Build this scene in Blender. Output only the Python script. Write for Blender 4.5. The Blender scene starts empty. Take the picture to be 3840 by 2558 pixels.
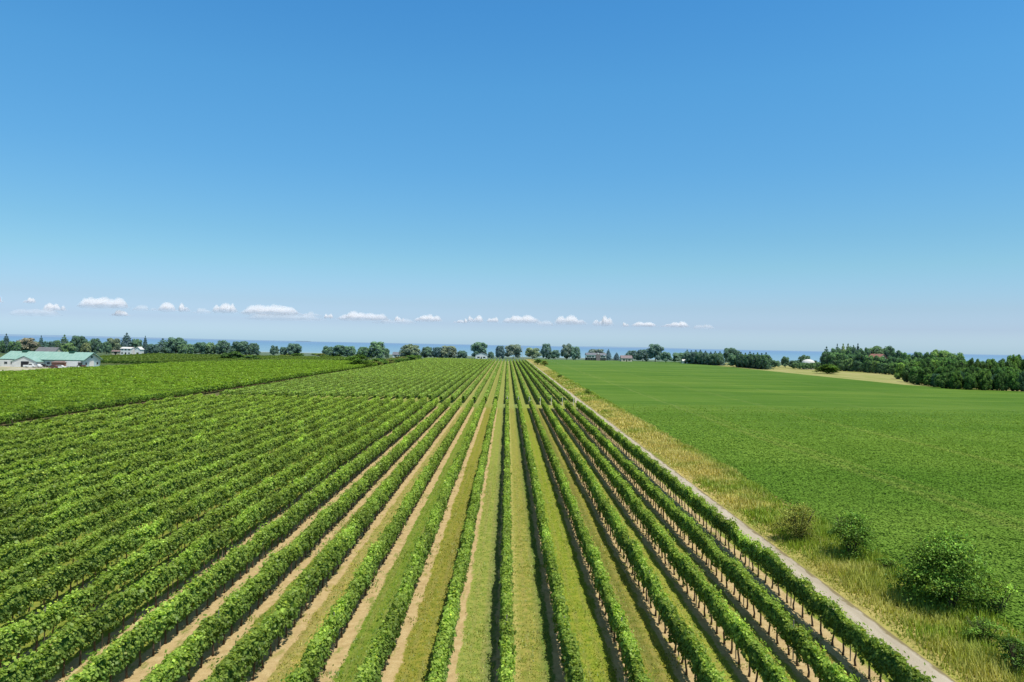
import bpy, math, random
import numpy as np
from mathutils import Vector, Matrix

rng = np.random.default_rng(7)
random.seed(7)
scn = bpy.context.scene
COL = scn.collection

# ------------------------------------------------------------------ camera geometry
H = 14.4            # camera height above the field
F = 2773.0          # focal length in photo pixels
ROLL = math.atan(0.0193)
HC = (1920.0, 1294.0)   # horizon point in the middle of the photo
SVP = -17.0

def sd(px, py):
    dx, dy = px - HC[0], py - HC[1]
    return (dx*math.cos(ROLL) + dy*math.sin(ROLL) - SVP, -dx*math.sin(ROLL) + dy*math.cos(ROLL))
def ground_pt(px, py, z=0.0):
    s, d = sd(px, py)
    Y = (H - z)*F/d
    return s*Y/F, Y
def at_depth(px, py, Y):
    s, d = sd(px, py)
    return s*Y/F, H - d*Y/F

# ------------------------------------------------------------------ object helpers
def tag(o, label=None, cat=None, group=None, kind=None):
    if label: o['label'] = label
    if cat: o['category'] = cat
    if group: o['group'] = group
    if kind: o['kind'] = kind
    return o
def empty(name, loc=(0, 0, 0), rz=0.0):
    o = bpy.data.objects.new(name, None); COL.objects.link(o)
    o.location = loc; o.rotation_euler = (0, 0, rz); o.empty_display_size = 0.5
    return o
def link(name, me, parent=None, loc=(0, 0, 0), rz=0.0, scale=None):
    o = bpy.data.objects.new(name, me); COL.objects.link(o)
    if parent is not None: o.parent = parent
    o.location = loc; o.rotation_euler = (0, 0, rz)
    if scale is not None: o.scale = scale
    return o
def mesh_np(name, V, Fc, mat, col=None, smooth=False, matidx=None):
    """V (n,3); Fc (m,3|4) ints; col (n,3)"""
    V = np.asarray(V, dtype=np.float32); Fc = np.asarray(Fc, dtype=np.int32)
    me = bpy.data.meshes.new(name)
    n, (m, k) = len(V), Fc.shape
    me.vertices.add(n); me.vertices.foreach_set('co', V.ravel())
    me.loops.add(m*k); me.loops.foreach_set('vertex_index', Fc.ravel())
    me.polygons.add(m)
    me.polygons.foreach_set('loop_start', np.arange(0, m*k, k, dtype=np.int32))
    if smooth: me.polygons.foreach_set('use_smooth', np.ones(m, dtype=bool))
    mats = mat if isinstance(mat, (list, tuple)) else [mat]
    for x in mats: me.materials.append(x)
    if matidx is not None: me.polygons.foreach_set('material_index', np.asarray(matidx, dtype=np.int32))
    me.update(calc_edges=True)
    if col is not None:
        a = me.color_attributes.new('tint', 'FLOAT_COLOR', 'POINT')
        c = np.ones((n, 4), dtype=np.float32); c[:, :np.shape(col)[1]] = col
        a.data.foreach_set('color', c.ravel())
    me.validate()
    return me

class MB:
    """collects simple shapes into one mesh"""
    def __init__(s): s.v = []; s.f = []
    def quad(s, *p):
        b = len(s.v); s.v += [tuple(q) for q in p]; s.f.append(tuple(range(b, b+len(p))))
    def box(s, x0, x1, y0, y1, z0, z1):
        b = len(s.v)
        s.v += [(x0,y0,z0),(x1,y0,z0),(x1,y1,z0),(x0,y1,z0),(x0,y0,z1),(x1,y0,z1),(x1,y1,z1),(x0,y1,z1)]
        for f in ((0,3,2,1),(4,5,6,7),(0,1,5,4),(1,2,6,5),(2,3,7,6),(3,0,4,7)): s.f.append(tuple(b+i for i in f))
    def tube(s, pts, rad, n=7, cap=True):
        pts = [Vector(p) for p in pts]; b = len(s.v)
        for i, p in enumerate(pts):
            d = (pts[min(i+1, len(pts)-1)] - pts[max(i-1, 0)]).normalized()
            a = d.orthogonal().normalized(); c = d.cross(a)
            r = rad[i] if isinstance(rad, (list, tuple)) else rad
            for k in range(n):
                t = 2*math.pi*k/n
                s.v.append(tuple(p + (a*math.cos(t) + c*math.sin(t))*r))
        for i in range(len(pts)-1):
            for k in range(n):
                s.f.append((b+i*n+k, b+i*n+(k+1) % n, b+(i+1)*n+(k+1) % n, b+(i+1)*n+k))
        if cap:
            s.f.append(tuple(b+k for k in reversed(range(n))))
            s.f.append(tuple(b+(len(pts)-1)*n+k for k in range(n)))
    def prism(s, poly, axis, a0, a1):
        """poly in the plane across axis ('x' -> (y,z); 'y' -> (x,z)); extruded a0..a1"""
        b = len(s.v); n = len(poly)
        for a in (a0, a1):
            for (p, q) in poly: s.v.append((a, p, q) if axis == 'x' else (p, a, q))
        for k in range(n): s.f.append((b+k, b+(k+1) % n, b+n+(k+1) % n, b+n+k))
        s.f.append(tuple(b+k for k in reversed(range(n)))); s.f.append(tuple(b+n+k for k in range(n)))
    def mesh(s, name, mat, smooth=False):
        me = bpy.data.meshes.new(name); me.from_pydata(s.v, [], s.f)
        me.materials.append(mat)
        if smooth:
            for p in me.polygons: p.use_smooth = True
        me.update(); return me
    def build(s, name, mat, parent=None, loc=(0, 0, 0), rz=0.0, smooth=False):
        return link(name, s.mesh(name, mat, smooth), parent, loc, rz)

# ------------------------------------------------------------------ materials
def new_mat(name):
    m = bpy.data.materials.new(name); m.use_nodes = True
    nt = m.node_tree; nt.nodes.clear()
    out = nt.nodes.new('ShaderNodeOutputMaterial')
    return m, nt, out
def N(nt, t, **kw):
    n = nt.nodes.new(t)
    for k, v in kw.items(): setattr(n, k, v)
    return n
def noise(nt, vec, scale, detail=3, rough=0.55):
    n = N(nt, 'ShaderNodeTexNoise'); n.inputs['Scale'].default_value = scale
    n.inputs['Detail'].default_value = detail; n.inputs['Roughness'].default_value = rough
    if vec is not None: nt.links.new(vec, n.inputs['Vector'])
    return n.outputs['Fac']
def ramp(nt, fac, stops, interp='LINEAR'):
    r = N(nt, 'ShaderNodeValToRGB'); cr = r.color_ramp; cr.interpolation = interp
    while len(cr.elements) > 1: cr.elements.remove(cr.elements[-1])
    cr.elements[0].position = stops[0][0]; cr.elements[0].color = (*stops[0][1], 1)
    for p, c in stops[1:]:
        e = cr.elements.new(p); e.color = (*c, 1)
    nt.links.new(fac, r.inputs['Fac']); return r.outputs['Color']
def mixc(nt, fac, a, b, mode='MIX'):
    m = N(nt, 'ShaderNodeMix', data_type='RGBA', blend_type=mode)
    for sock, v in ((m.inputs[0], fac), (m.inputs[6], a), (m.inputs[7], b)):
        if isinstance(v, (int, float)): sock.default_value = v
        elif isinstance(v, tuple): sock.default_value = (*v, 1)
        else: nt.links.new(v, sock)
    return m.outputs[2]
def math_(nt, op, a, b=None, c=None, clamp=False):
    m = N(nt, 'ShaderNodeMath', operation=op); m.use_clamp = clamp
    for i, v in enumerate((a, b, c)):
        if v is None: continue
        if isinstance(v, (int, float)): m.inputs[i].default_value = v
        else: nt.links.new(v, m.inputs[i])
    return m.outputs[0]
def smooth_(nt, v, a, b, o0=0.0, o1=1.0):
    m = N(nt, 'ShaderNodeMapRange', interpolation_type='SMOOTHSTEP')
    nt.links.new(v, m.inputs[0])
    for i, q in enumerate((a, b, o0, o1)): m.inputs[i+1].default_value = q
    return m.outputs[0]
def coords(nt, scale=(1, 1, 1)):
    g = N(nt, 'ShaderNodeNewGeometry')
    mp = N(nt, 'ShaderNodeMapping'); mp.inputs['Scale'].default_value = scale
    nt.links.new(g.outputs['Position'], mp.inputs['Vector'])
    return mp.outputs[0]
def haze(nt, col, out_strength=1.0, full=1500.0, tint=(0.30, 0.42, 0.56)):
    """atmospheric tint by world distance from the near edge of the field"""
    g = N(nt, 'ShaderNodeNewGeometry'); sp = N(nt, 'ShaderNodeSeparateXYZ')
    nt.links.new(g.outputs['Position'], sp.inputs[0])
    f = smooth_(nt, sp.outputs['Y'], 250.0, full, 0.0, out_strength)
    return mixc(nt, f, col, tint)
def finish(nt, out, col, rough=0.9, bump=None, bstr=0.3, bdist=0.05, spec=0.15):
    p = N(nt, 'ShaderNodeBsdfPrincipled')
    if isinstance(col, tuple): p.inputs['Base Color'].default_value = (*col, 1)
    else: nt.links.new(col, p.inputs['Base Color'])
    p.inputs['Roughness'].default_value = rough
    p.inputs['Specular IOR Level'].default_value = spec
    if bump is not None:
        b = N(nt, 'ShaderNodeBump'); b.inputs['Strength'].default_value = bstr
        b.inputs['Distance'].default_value = bdist
        nt.links.new(bump, b.inputs['Height']); nt.links.new(b.outputs[0], p.inputs['Normal'])
    nt.links.new(p.outputs[0], out.inputs[0])

def leaf_mat(name, trans=0.3, gloss=0.03, use_obj=False, hz=0.0):
    m, nt, out = new_mat(name)
    a = N(nt, 'ShaderNodeAttribute', attribute_name='tint')
    col = a.outputs['Color']
    if use_obj:
        oi = N(nt, 'ShaderNodeObjectInfo')
        col = mixc(nt, 1.0, col, oi.outputs['Color'], 'MULTIPLY')
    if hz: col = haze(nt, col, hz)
    d = N(nt, 'ShaderNodeBsdfDiffuse'); nt.links.new(col, d.inputs['Color'])
    t = N(nt, 'ShaderNodeBsdfTranslucent')
    tc = mixc(nt, 1.0, col, (1.15, 1.2, 0.55), 'MULTIPLY'); nt.links.new(tc, t.inputs['Color'])
    mx = N(nt, 'ShaderNodeMixShader'); mx.inputs[0].default_value = trans
    nt.links.new(d.outputs[0], mx.inputs[1]); nt.links.new(t.outputs[0], mx.inputs[2])
    g = N(nt, 'ShaderNodeBsdfGlossy'); g.inputs['Roughness'].default_value = 0.45
    g.inputs['Color'].default_value = (0.9, 0.95, 0.9, 1)
    m2 = N(nt, 'ShaderNodeMixShader'); m2.inputs[0].default_value = gloss
    nt.links.new(mx.outputs[0], m2.inputs[1]); nt.links.new(g.outputs[0], m2.inputs[2])
    nt.links.new(m2.outputs[0], out.inputs[0])
    return m
M = {}
M['vine'] = leaf_mat('vine_leaf', 0.46, 0.012)
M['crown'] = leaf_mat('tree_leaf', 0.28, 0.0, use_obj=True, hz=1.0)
M['bush'] = leaf_mat('bush_leaf', 0.36, 0.008, use_obj=True)
M['blade'] = leaf_mat('grass_blade', 0.35, 0.02)

def simple(name, c1, c2=None, scale=1.0, rough=0.8, bstr=0.0, spec=0.2, hz=0.0, stretch=(1, 1, 1)):
    m, nt, out = new_mat(name)
    v = coords(nt, stretch); n = noise(nt, v, scale, 4)
    c2 = c2 or tuple(x*0.75 for x in c1)
    col = mixc(nt, smooth_(nt, n, 0.3, 0.7), c1, c2)
    if hz: col = haze(nt, col, hz)
    finish(nt, out, col, rough, n if bstr else None, bstr, 0.05, spec)
    return m
M['bark'] = simple('bark', (0.16, 0.115, 0.08), (0.075, 0.055, 0.04), 9.0, 0.95, 0.4)
M['core'] = simple('foliage_shade', (0.012, 0.035, 0.006), (0.02, 0.05, 0.01), 2.0, 0.95)
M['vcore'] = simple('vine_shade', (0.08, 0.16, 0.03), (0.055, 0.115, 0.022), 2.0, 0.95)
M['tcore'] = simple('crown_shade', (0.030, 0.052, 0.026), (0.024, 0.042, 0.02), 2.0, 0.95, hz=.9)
M['post'] = simple('weathered_post', (0.70, 0.66, 0.56), (0.55, 0.50, 0.42), 8.0, 0.9, 0.3)
M['steelpost'] = simple('galvanised_post', (0.27, 0.24, 0.19), (0.18, 0.155, 0.12), 8.0, 0.6)
M['roof_green'] = simple('green_metal_roof', (0.23, 0.40, 0.33), (0.34, 0.50, 0.43), 0.35, 0.5, spec=0.4, stretch=(6, 1, 1))
M['wall_white'] = simple('white_cladding', (0.72, 0.71, 0.67), (0.62, 0.61, 0.58), 0.6, 0.8)
M['wall_bluegrey'] = simple('pale_blue_grey_cladding', (0.34, 0.46, 0.48), (0.42, 0.53, 0.54), 0.5, 0.8)
M['trim_dark'] = simple('dark_green_trim', (0.03, 0.10, 0.07), None, 3.0, 0.7)
M['dark'] = simple('dark_opening', (0.03, 0.03, 0.035), None, 3.0, 0.6)
M['roof_red'] = simple('brick_red_roof', (0.36, 0.16, 0.11), (0.27, 0.12, 0.09), 0.8, 0.9, hz=0.4)
M['roof_brown'] = simple('brown_shingle_roof', (0.20, 0.13, 0.11), (0.27, 0.19, 0.17), 0.8, 0.9, hz=0.4)
M['roof_grey'] = simple('grey_shingle_roof', (0.13, 0.125, 0.13), (0.19, 0.18, 0.18), 0.8, 0.9, hz=0.4)
M['wall_beige'] = simple('beige_siding', (0.62, 0.57, 0.46), (0.52, 0.47, 0.38), 0.8, 0.85)
M['red_brown'] = simple('faded_red_boards', (0.36, 0.17, 0.13), (0.25, 0.12, 0.09), 1.2, 0.9)
M['paint_white'] = simple('white_vehicle_paint', (0.80, 0.80, 0.79), (0.72, 0.72, 0.70), 1.0, 0.35, spec=0.5)
M['paint_red'] = simple('dull_red_vehicle_paint', (0.16, 0.06, 0.05), None, 1.0, 0.4, spec=0.5)
M['rubber'] = simple('tyre_rubber', (0.02, 0.02, 0.02), None, 4.0, 0.85)
def glass_mat():
    m, nt, out = new_mat('window_glass')
    finish(nt, out, (0.03, 0.04, 0.05), 0.08, spec=0.8); return m
M['glass'] = glass_mat()

# ---- ground materials
def mat_ground():
    m, nt, out = new_mat('rough_grass')
    v = coords(nt); a = noise(nt, v, 0.03, 4); b = noise(nt, v, 1.3, 5)
    c = ramp(nt, a, [(0.3, (0.075, 0.125, 0.028)), (0.5, (0.12, 0.16, 0.045)), (0.7, (0.19, 0.19, 0.075))])
    c = mixc(nt, smooth_(nt, b, 0.35, 0.7), c, (0.05, 0.09, 0.018))
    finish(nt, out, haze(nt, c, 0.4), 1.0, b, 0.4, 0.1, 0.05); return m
def mat_vineyard():
    m, nt, out = new_mat('vineyard_floor')
    g = N(nt, 'ShaderNodeNewGeometry'); sp = N(nt, 'ShaderNodeSeparateXYZ')
    nt.links.new(g.outputs['Position'], sp.inputs[0])
    X, Y = sp.outputs['X'], sp.outputs['Y']
    v = coords(nt); vs = coords(nt, (1, 0.25, 1)); vl = coords(nt, (1, 0.05, 1))
    edge = noise(nt, vs, 1.6, 4); fine = noise(nt, v, 14.0, 5, 0.65); mid = noise(nt, v, 2.2, 5, 0.6)
    big = noise(nt, vl, 0.7, 3)
    # signed distance to the nearest vine row
    u = math_(nt, 'ADD', math_(nt, 'DIVIDE', math_(nt, 'SUBTRACT', X, 0.2), 2.67), 0.5)
    dist = math_(nt, 'MULTIPLY', math_(nt, 'SUBTRACT', math_(nt, 'SUBTRACT', u, math_(nt, 'FLOOR', u)), 0.5), 2.67)
    dn = math_(nt, 'ADD', dist, math_(nt, 'MULTIPLY', math_(nt, 'SUBTRACT', edge, 0.5), 0.75))
    dn = math_(nt, 'ADD', dn, math_(nt, 'MULTIPLY', math_(nt, 'SUBTRACT', fine, 0.5), 0.30))
    dn = math_(nt, 'ADD', dn, math_(nt, 'MULTIPLY', math_(nt, 'SUBTRACT', noise(nt, v, 4.5, 4, 0.6), 0.5), 0.42))
    att = N(nt, 'ShaderNodeAttribute', attribute_name='tint')
    dr = math_(nt, 'SUBTRACT', math_(nt, 'ADD', dn, 0.83), math_(nt, 'MULTIPLY', att.outputs['Alpha'], 1.0))
    soil = math_(nt, 'MULTIPLY', smooth_(nt, dn, -0.55, -0.42), smooth_(nt, dr, 0.76, 0.86, 1.0, 0.0))
    grass = mixc(nt, smooth_(nt, mid, 0.32, 0.68), att.outputs['Color'],
                 mixc(nt, 1.0, att.outputs['Color'], (0.55, 0.74, 0.50), 'MULTIPLY'))
    grass = mixc(nt, smooth_(nt, big, 0.5, 0.75, 0, 0.55), grass, (0.21, 0.17, 0.055))
    grass = mixc(nt, smooth_(nt, fine, 0.42, 0.66, 0.0, 0.65), grass, mixc(nt, 1.0, grass, (1.6, 1.45, 1.1), 'MULTIPLY'))
    grass = mixc(nt, smooth_(nt, Y, 160, 186, 0.0, 0.55), grass, (0.28, 0.325, 0.095))
    # wheel tracks along the alley
    tr = math_(nt, 'ABSOLUTE', math_(nt, 'SUBTRACT', math_(nt, 'ABSOLUTE', dist), 1.02))
    trm = math_(nt, 'MULTIPLY', smooth_(nt, tr, 0.05, 0.2, 1, 0), smooth_(nt, edge, 0.35, 0.65, 0.15, 0.6))
    grass = mixc(nt, math_(nt, 'MULTIPLY', trm, 0.5), grass, (0.30, 0.25, 0.10))
    so = ramp(nt, mid, [(0.25, (0.38, 0.27, 0.125)), (0.5, (0.50, 0.37, 0.18)), (0.75, (0.60, 0.465, 0.25))])
    so = mixc(nt, smooth_(nt, fine, 0.5, 0.72, 0, 0.5), so, (0.22, 0.16, 0.085))
    weeds = smooth_(nt, noise(nt, coords(nt, (1, 0.35, 1)), 1.2, 6, 0.7), 0.54, 0.66, 0, 0.8)
    soilw = math_(nt, 'MULTIPLY', soil, math_(nt, 'SUBTRACT', 1.0, weeds))
    # grass closes in over the soil further away in the middle of the far block
    far = smooth_(nt, Y, 164, 184, 1.0, 0.25)
    soilw = math_(nt, 'MULTIPLY', soilw, far)
    gap = math_(nt, 'MULTIPLY', smooth_(nt, Y, 168, 171), smooth_(nt, Y, 177, 181, 1, 0))
    soilw = math_(nt, 'MULTIPLY', soilw, math_(nt, 'SUBTRACT', 1.0, gap))
    col = mixc(nt, soilw, grass, so)
    finish(nt, out, haze(nt, col, 0.25), 1.0, math_(nt, 'ADD', fine, mid), 0.5, 0.06, 0.05)
    return m
def mat_path():
    m, nt, out = new_mat('gravel_lane')
    g = N(nt, 'ShaderNodeNewGeometry'); sp = N(nt, 'ShaderNodeSeparateXYZ')
    nt.links.new(g.outputs['Position'], sp.inputs[0])
    v = coords(nt); a = noise(nt, coords(nt, (1, 0.12, 1)), 1.5, 4); b = noise(nt, v, 18, 5, 0.7)
    c = ramp(nt, a, [(0.3, (0.38, 0.325, 0.235)), (0.55, (0.49, 0.425, 0.32)), (0.75, (0.55, 0.49, 0.39))])
    c = mixc(nt, smooth_(nt, b, 0.45, 0.7, 0, 0.5), c, (0.24, 0.20, 0.155))
    # darker, damp dirt right at the edges
    e = math_(nt, 'ABSOLUTE', math_(nt, 'SUBTRACT', math_(nt, 'ADD', sp.outputs['X'], math_(nt, 'MULTIPLY', math_(nt, 'SUBTRACT', noise(nt, coords(nt, (1, .4, 1)), 1.6, 6), .5), 1.1)), 18.75))
    c = mixc(nt, smooth_(nt, e, 0.92, 1.12, 0, 0.85), c, (0.20, 0.16, 0.07))
    finish(nt, out, c, 1.0, b, 0.5, 0.03, 0.05); return m
def mat_verge():
    m, nt, out = new_mat('dry_grass_floor')
    v = coords(nt, (1, 0.35, 1)); a = noise(nt, v, 0.16, 4); b = noise(nt, v, 2.5, 5)
    c = ramp(nt, a, [(0.35, (0.24, 0.27, 0.05)), (0.5, (0.38, 0.34, 0.10)), (0.65, (0.50, 0.40, 0.15))])
    c = mixc(nt, smooth_(nt, b, 0.4, 0.7, 0, .6), c, (0.10, 0.10, 0.025))
    finish(nt, out, c, 1.0, b, 0.5, 0.15, 0.05); return m
def mat_soy():
    m, nt, out = new_mat('soybean_canopy')
    g = N(nt, 'ShaderNodeNewGeometry'); sp = N(nt, 'ShaderNodeSeparateXYZ')
    nt.links.new(g.outputs['Position'], sp.inputs[0])
    v = coords(nt); vx = coords(nt, (0.22, 1, 1)); vy = coords(nt, (1, 0.10, 1))
    a = noise(nt, vx, 0.045, 5, 0.6); b = noise(nt, vy, 0.10, 4); f = noise(nt, v, 2.6, 6, 0.7)
    ff = noise(nt, coords(nt, (1, .6, 1)), 0.5, 5, 0.65)
    c = ramp(nt, a, [(0.36, (0.072, 0.158, 0.018)), (0.5, (0.108, 0.200, 0.026)), (0.62, (0.158, 0.245, 0.038))])
    c = mixc(nt, smooth_(nt, b, 0.45, 0.7, 0, 0.45), c, (0.115, 0.205, 0.034))
    c = mixc(nt, smooth_(nt, f, 0.40, 0.7, 0, 0.35), c, (0.036, 0.120, 0.018))
    c = mixc(nt, smooth_(nt, ff, 0.5, 0.75, 0, 0.4), c, (0.135, 0.225, 0.045))
    st = noise(nt, coords(nt, (0.12, 1, 1)), 0.22, 5, 0.7)
    c = mixc(nt, smooth_(nt, st, 0.42, 0.62, 0, 0.40), c, (0.062, 0.135, 0.016))
    st2 = noise(nt, coords(nt, (0.3, 1, 1)), 0.5, 5, 0.7)
    c = mixc(nt, smooth_(nt, st2, 0.52, 0.70, 0, 0.45), c, (0.155, 0.225, 0.040))
    wob = math_(nt, 'MULTIPLY', math_(nt, 'SUBTRACT', noise(nt, v, 0.05, 2), 0.5), 4.0)
    x = math_(nt, 'ADD', sp.outputs['X'], wob)
    for cx, w, s in ((41.7, 0.9, 0.42), (66.0, 1.6, 0.22), (43.9, 0.5, 0.22), (92.0, 2.2, 0.16), (131.0, 3.0, 0.14)):
        t = math_(nt, 'ABSOLUTE', math_(nt, 'SUBTRACT', x, cx))
        k = math_(nt, 'MULTIPLY', smooth_(nt, t, 0.1, w, s, 0.0), smooth_(nt, ff, 0.35, 0.62, 0.1, 1.0))
        c = mixc(nt, k, c, (0.22, 0.26, 0.075))
    finish(nt, out, haze(nt, c, 0.10), 1.0, f, 0.7, 0.25, 0.05); return m
def mat_dry():
    m, nt, out = new_mat('straw_strip')
    v = coords(nt, (1, 0.2, 1)); a = noise(nt, v, 0.12, 4); b = noise(nt, v, 1.4, 5)
    c = ramp(nt, a, [(0.3, (0.24, 0.28, 0.08)), (0.5, (0.33, 0.32, 0.115)), (0.7, (0.40, 0.36, 0.16))])
    c = mixc(nt, smooth_(nt, b, 0.5, 0.75, 0, .5), c, (0.18, 0.22, 0.06))
    finish(nt, out, c, 1.0, b, 0.3, 0.1, 0.05); return m
def mat_yard():
    m, nt, out = new_mat('farmyard_gravel')
    v = coords(nt); a = noise(nt, v, 0.12, 4)
    c = mixc(nt, smooth_(nt, a, 0.4, 0.62), (0.52, 0.47, 0.37), (0.28, 0.28, 0.12))
    finish(nt, out, c, 1.0, None); return m
def mat_orchard():
    m, nt, out = new_mat('orchard_floor')
    v = coords(nt); a = noise(nt, v, 0.4, 5)
    c = mixc(nt, smooth_(nt, a, 0.4, 0.65), (0.17, 0.12, 0.07), (0.07, 0.13, 0.025))
    finish(nt, out, c, 1.0, None); return m
def mat_water():
    m, nt, out = new_mat('lake_water')
    g = N(nt, 'ShaderNodeNewGeometry'); sp = N(nt, 'ShaderNodeSeparateXYZ')
    nt.links.new(g.outputs['Position'], sp.inputs[0])
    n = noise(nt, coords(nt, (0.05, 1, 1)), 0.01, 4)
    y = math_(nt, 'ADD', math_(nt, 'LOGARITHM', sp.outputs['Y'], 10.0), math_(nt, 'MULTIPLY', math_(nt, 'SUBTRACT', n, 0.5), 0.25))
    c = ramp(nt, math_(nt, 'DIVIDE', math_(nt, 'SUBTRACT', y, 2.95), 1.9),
             [(0.0, (0.30, 0.42, 0.43)), (0.13, (0.20, 0.35, 0.44)), (0.35, (0.155, 0.295, 0.435)), (0.55, (0.155, 0.275, 0.43)), (0.75, (0.20, 0.31, 0.44)), (1.0, (0.27, 0.37, 0.45))])  # far stops turn paler: horizon haze and sky put into the water colour
    d = N(nt, 'ShaderNodeBsdfDiffuse'); nt.links.new(c, d.inputs['Color'])
    gl = N(nt, 'ShaderNodeBsdfGlossy'); gl.inputs['Roughness'].default_value = 0.35
    mx = N(nt, 'ShaderNodeMixShader'); mx.inputs[0].default_value = 0.15
    nt.links.new(d.outputs[0], mx.inputs[1]); nt.links.new(gl.outputs[0], mx.inputs[2])
    nt.links.new(mx.outputs[0], out.inputs[0]); return m
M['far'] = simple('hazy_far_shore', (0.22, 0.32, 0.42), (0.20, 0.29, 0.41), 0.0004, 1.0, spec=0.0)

# ------------------------------------------------------------------ the setting
def sheet(name, poly, z, mat):
    me = bpy.data.meshes.new(name)
    me.from_pydata([(x, y, z) for x, y in poly], [], [tuple(range(len(poly)))])
    me.materials.append(mat); me.update()
    o = link(name, me); o['kind'] = 'structure'; return o
def rect(x0, x1, y0, y1): return [(x0, y0), (x1, y0), (x1, y1), (x0, y1)]

sheet('ground', rect(-3000, 3000, -150, 905), -0.12, mat_ground())
sheet('shore_bank', [(-3000, 905), (3000, 905), (3000, 925), (-3000, 925)], -0.25, simple('sandy_bank', (0.55, 0.52, 0.42), None, 0.05, 1.0))
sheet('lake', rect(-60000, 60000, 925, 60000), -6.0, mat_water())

# vineyard floor with a tint per alley
alley = {-6: (.10,.15,.03), -5: (.13,.17,.04), -4: (.26,.24,.075), -3: (.115,.175,.035), -2: (.168,.182,.044), -1: (.185,.225,.075),
         0: (.200,.215,.072), 1: (.165,.21,.04), 2: (.20,.205,.05), 3: (.20,.23,.055), 4: (.19,.22,.055), 5: (.17,.17,.055)}
xs = np.arange(-73.0, 17.61, 0.09)
tc = []
REDGE = {0: .22, 1: .42, 2: .42, 3: .46, 4: .56, 5: .62, 6: .62, -1: .56, -2: .62, -3: .68, -4: .58, -5: .62}
for x in xs:
    k = math.floor((x-.2)/2.67); fr = (x-.2)/2.67 - k
    c = np.array(alley.get(k, (.15, .19, .045)))*np.array((1.58, 1.36, 1.08))
    if k == 0 and 0.12 < fr < 0.20: c = np.array((.50, .42, .17))
    if k == 0 and fr > 0.6: c = np.array((.165, .215, .055))
    if k == 2 and 0.35 < fr < 0.6: c = np.array((.20, .19, .055))
    if k == -4 and fr < 0.5: c = np.array((.36, .30, .11))
    if k == -1 and fr > 0.62: c = np.array((.20, .22, .085))
    kr = int(math.floor((x-.2)/2.67+.5)); tc.append((*c, REDGE.get(kr, .72)))
tc = np.array(tc)
kern = np.ones(5)/5
for j in range(4): tc[:, j] = np.convolve(np.pad(tc[:, j], 2, mode='edge'), kern, 'valid')
V = []; nx = len(xs)
ys = [5.0, 664.0]
for yy in ys: V += [(x, yy, 0.0) for x in xs]
Fq = [(i, i+1, nx+i+1, nx+i) for i in range(nx-1)]
o = link('vineyard_ground', mesh_np('vineyard_ground', V, Fq, mat_vineyard(), np.vstack([tc]*len(ys)))); o['kind'] = 'structure'

sheet('gravel_path', rect(17.6, 19.95, 5, 790), 0.0, mat_path())
sheet('grass_verge', rect(19.95, 26.9, 5, 790), 0.0, mat_verge())
sheet('soybean_field', [(26.9, 5), (420, 5), (420, 250), (215, 268), (186, 312), (178, 330), (183, 780), (26.9, 780)], 0.0, mat_soy())
sheet('dry_grass_strip', [(178, 330), (186, 312), (215, 268), (240, 300), (262, 450), (262, 780), (183, 780)], 0.0, mat_dry())
sheet('orchard_ground', rect(-174, -73, 5, 505), -0.02, mat_orchard())
sheet('farmyard', [(-330, 300), (-174, 262), (-174, 365), (-330, 380)], -0.03, mat_yard())
sheet('farm_lane', rect(-186, -174, 5, 262), -0.03, M['wall_beige'] if False else mat_yard())

# hazy land across the water
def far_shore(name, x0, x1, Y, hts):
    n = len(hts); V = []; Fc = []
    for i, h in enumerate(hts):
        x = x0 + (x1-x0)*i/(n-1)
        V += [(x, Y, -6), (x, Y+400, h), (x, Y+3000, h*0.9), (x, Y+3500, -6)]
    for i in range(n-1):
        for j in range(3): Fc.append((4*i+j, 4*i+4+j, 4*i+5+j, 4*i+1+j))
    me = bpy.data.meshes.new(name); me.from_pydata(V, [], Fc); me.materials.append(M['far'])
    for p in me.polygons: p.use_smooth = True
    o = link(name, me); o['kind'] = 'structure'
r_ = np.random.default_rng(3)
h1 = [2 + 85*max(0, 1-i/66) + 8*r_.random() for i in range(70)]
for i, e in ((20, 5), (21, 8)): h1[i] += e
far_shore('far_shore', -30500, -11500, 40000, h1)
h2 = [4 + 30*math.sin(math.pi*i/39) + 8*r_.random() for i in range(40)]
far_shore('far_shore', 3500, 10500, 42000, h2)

# ------------------------------------------------------------------ leaf clouds
def leaves(P, Nrm, size, col, aspect=1.0, bend=0.0, r=rng):
    """kite-shaped leaf quads centred at P, facing Nrm"""
    n = len(P)
    Nrm = Nrm/np.maximum(np.linalg.norm(Nrm, axis=1, keepdims=True), 1e-6)
    t = r.normal(size=(n, 3)); t -= (t*Nrm).sum(1, keepdims=True)*Nrm
    t /= np.maximum(np.linalg.norm(t, axis=1, keepdims=True), 1e-6)
    b = np.cross(Nrm, t)
    s = (np.asarray(size)*np.ones(n))[:, None]
    V = np.empty((n, 4, 3))
    V[:, 0] = P - t*s*0.55
    V[:, 1] = P + b*s*0.48*aspect + t*s*0.05
    V[:, 2] = P + t*s*0.62 + Nrm*s*bend
    V[:, 3] = P - b*s*0.48*aspect + t*s*0.05
    Fc = np.arange(n*4).reshape(n, 4)
    C = np.repeat(col, 4, axis=0)
    return V.reshape(-1, 3), Fc, C

def smooth1(r, L, step, amp):
    k = int(L/step)+3; a = r.normal(size=k)*amp
    return lambda y: np.interp(y, np.arange(k)*step, a)

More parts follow.
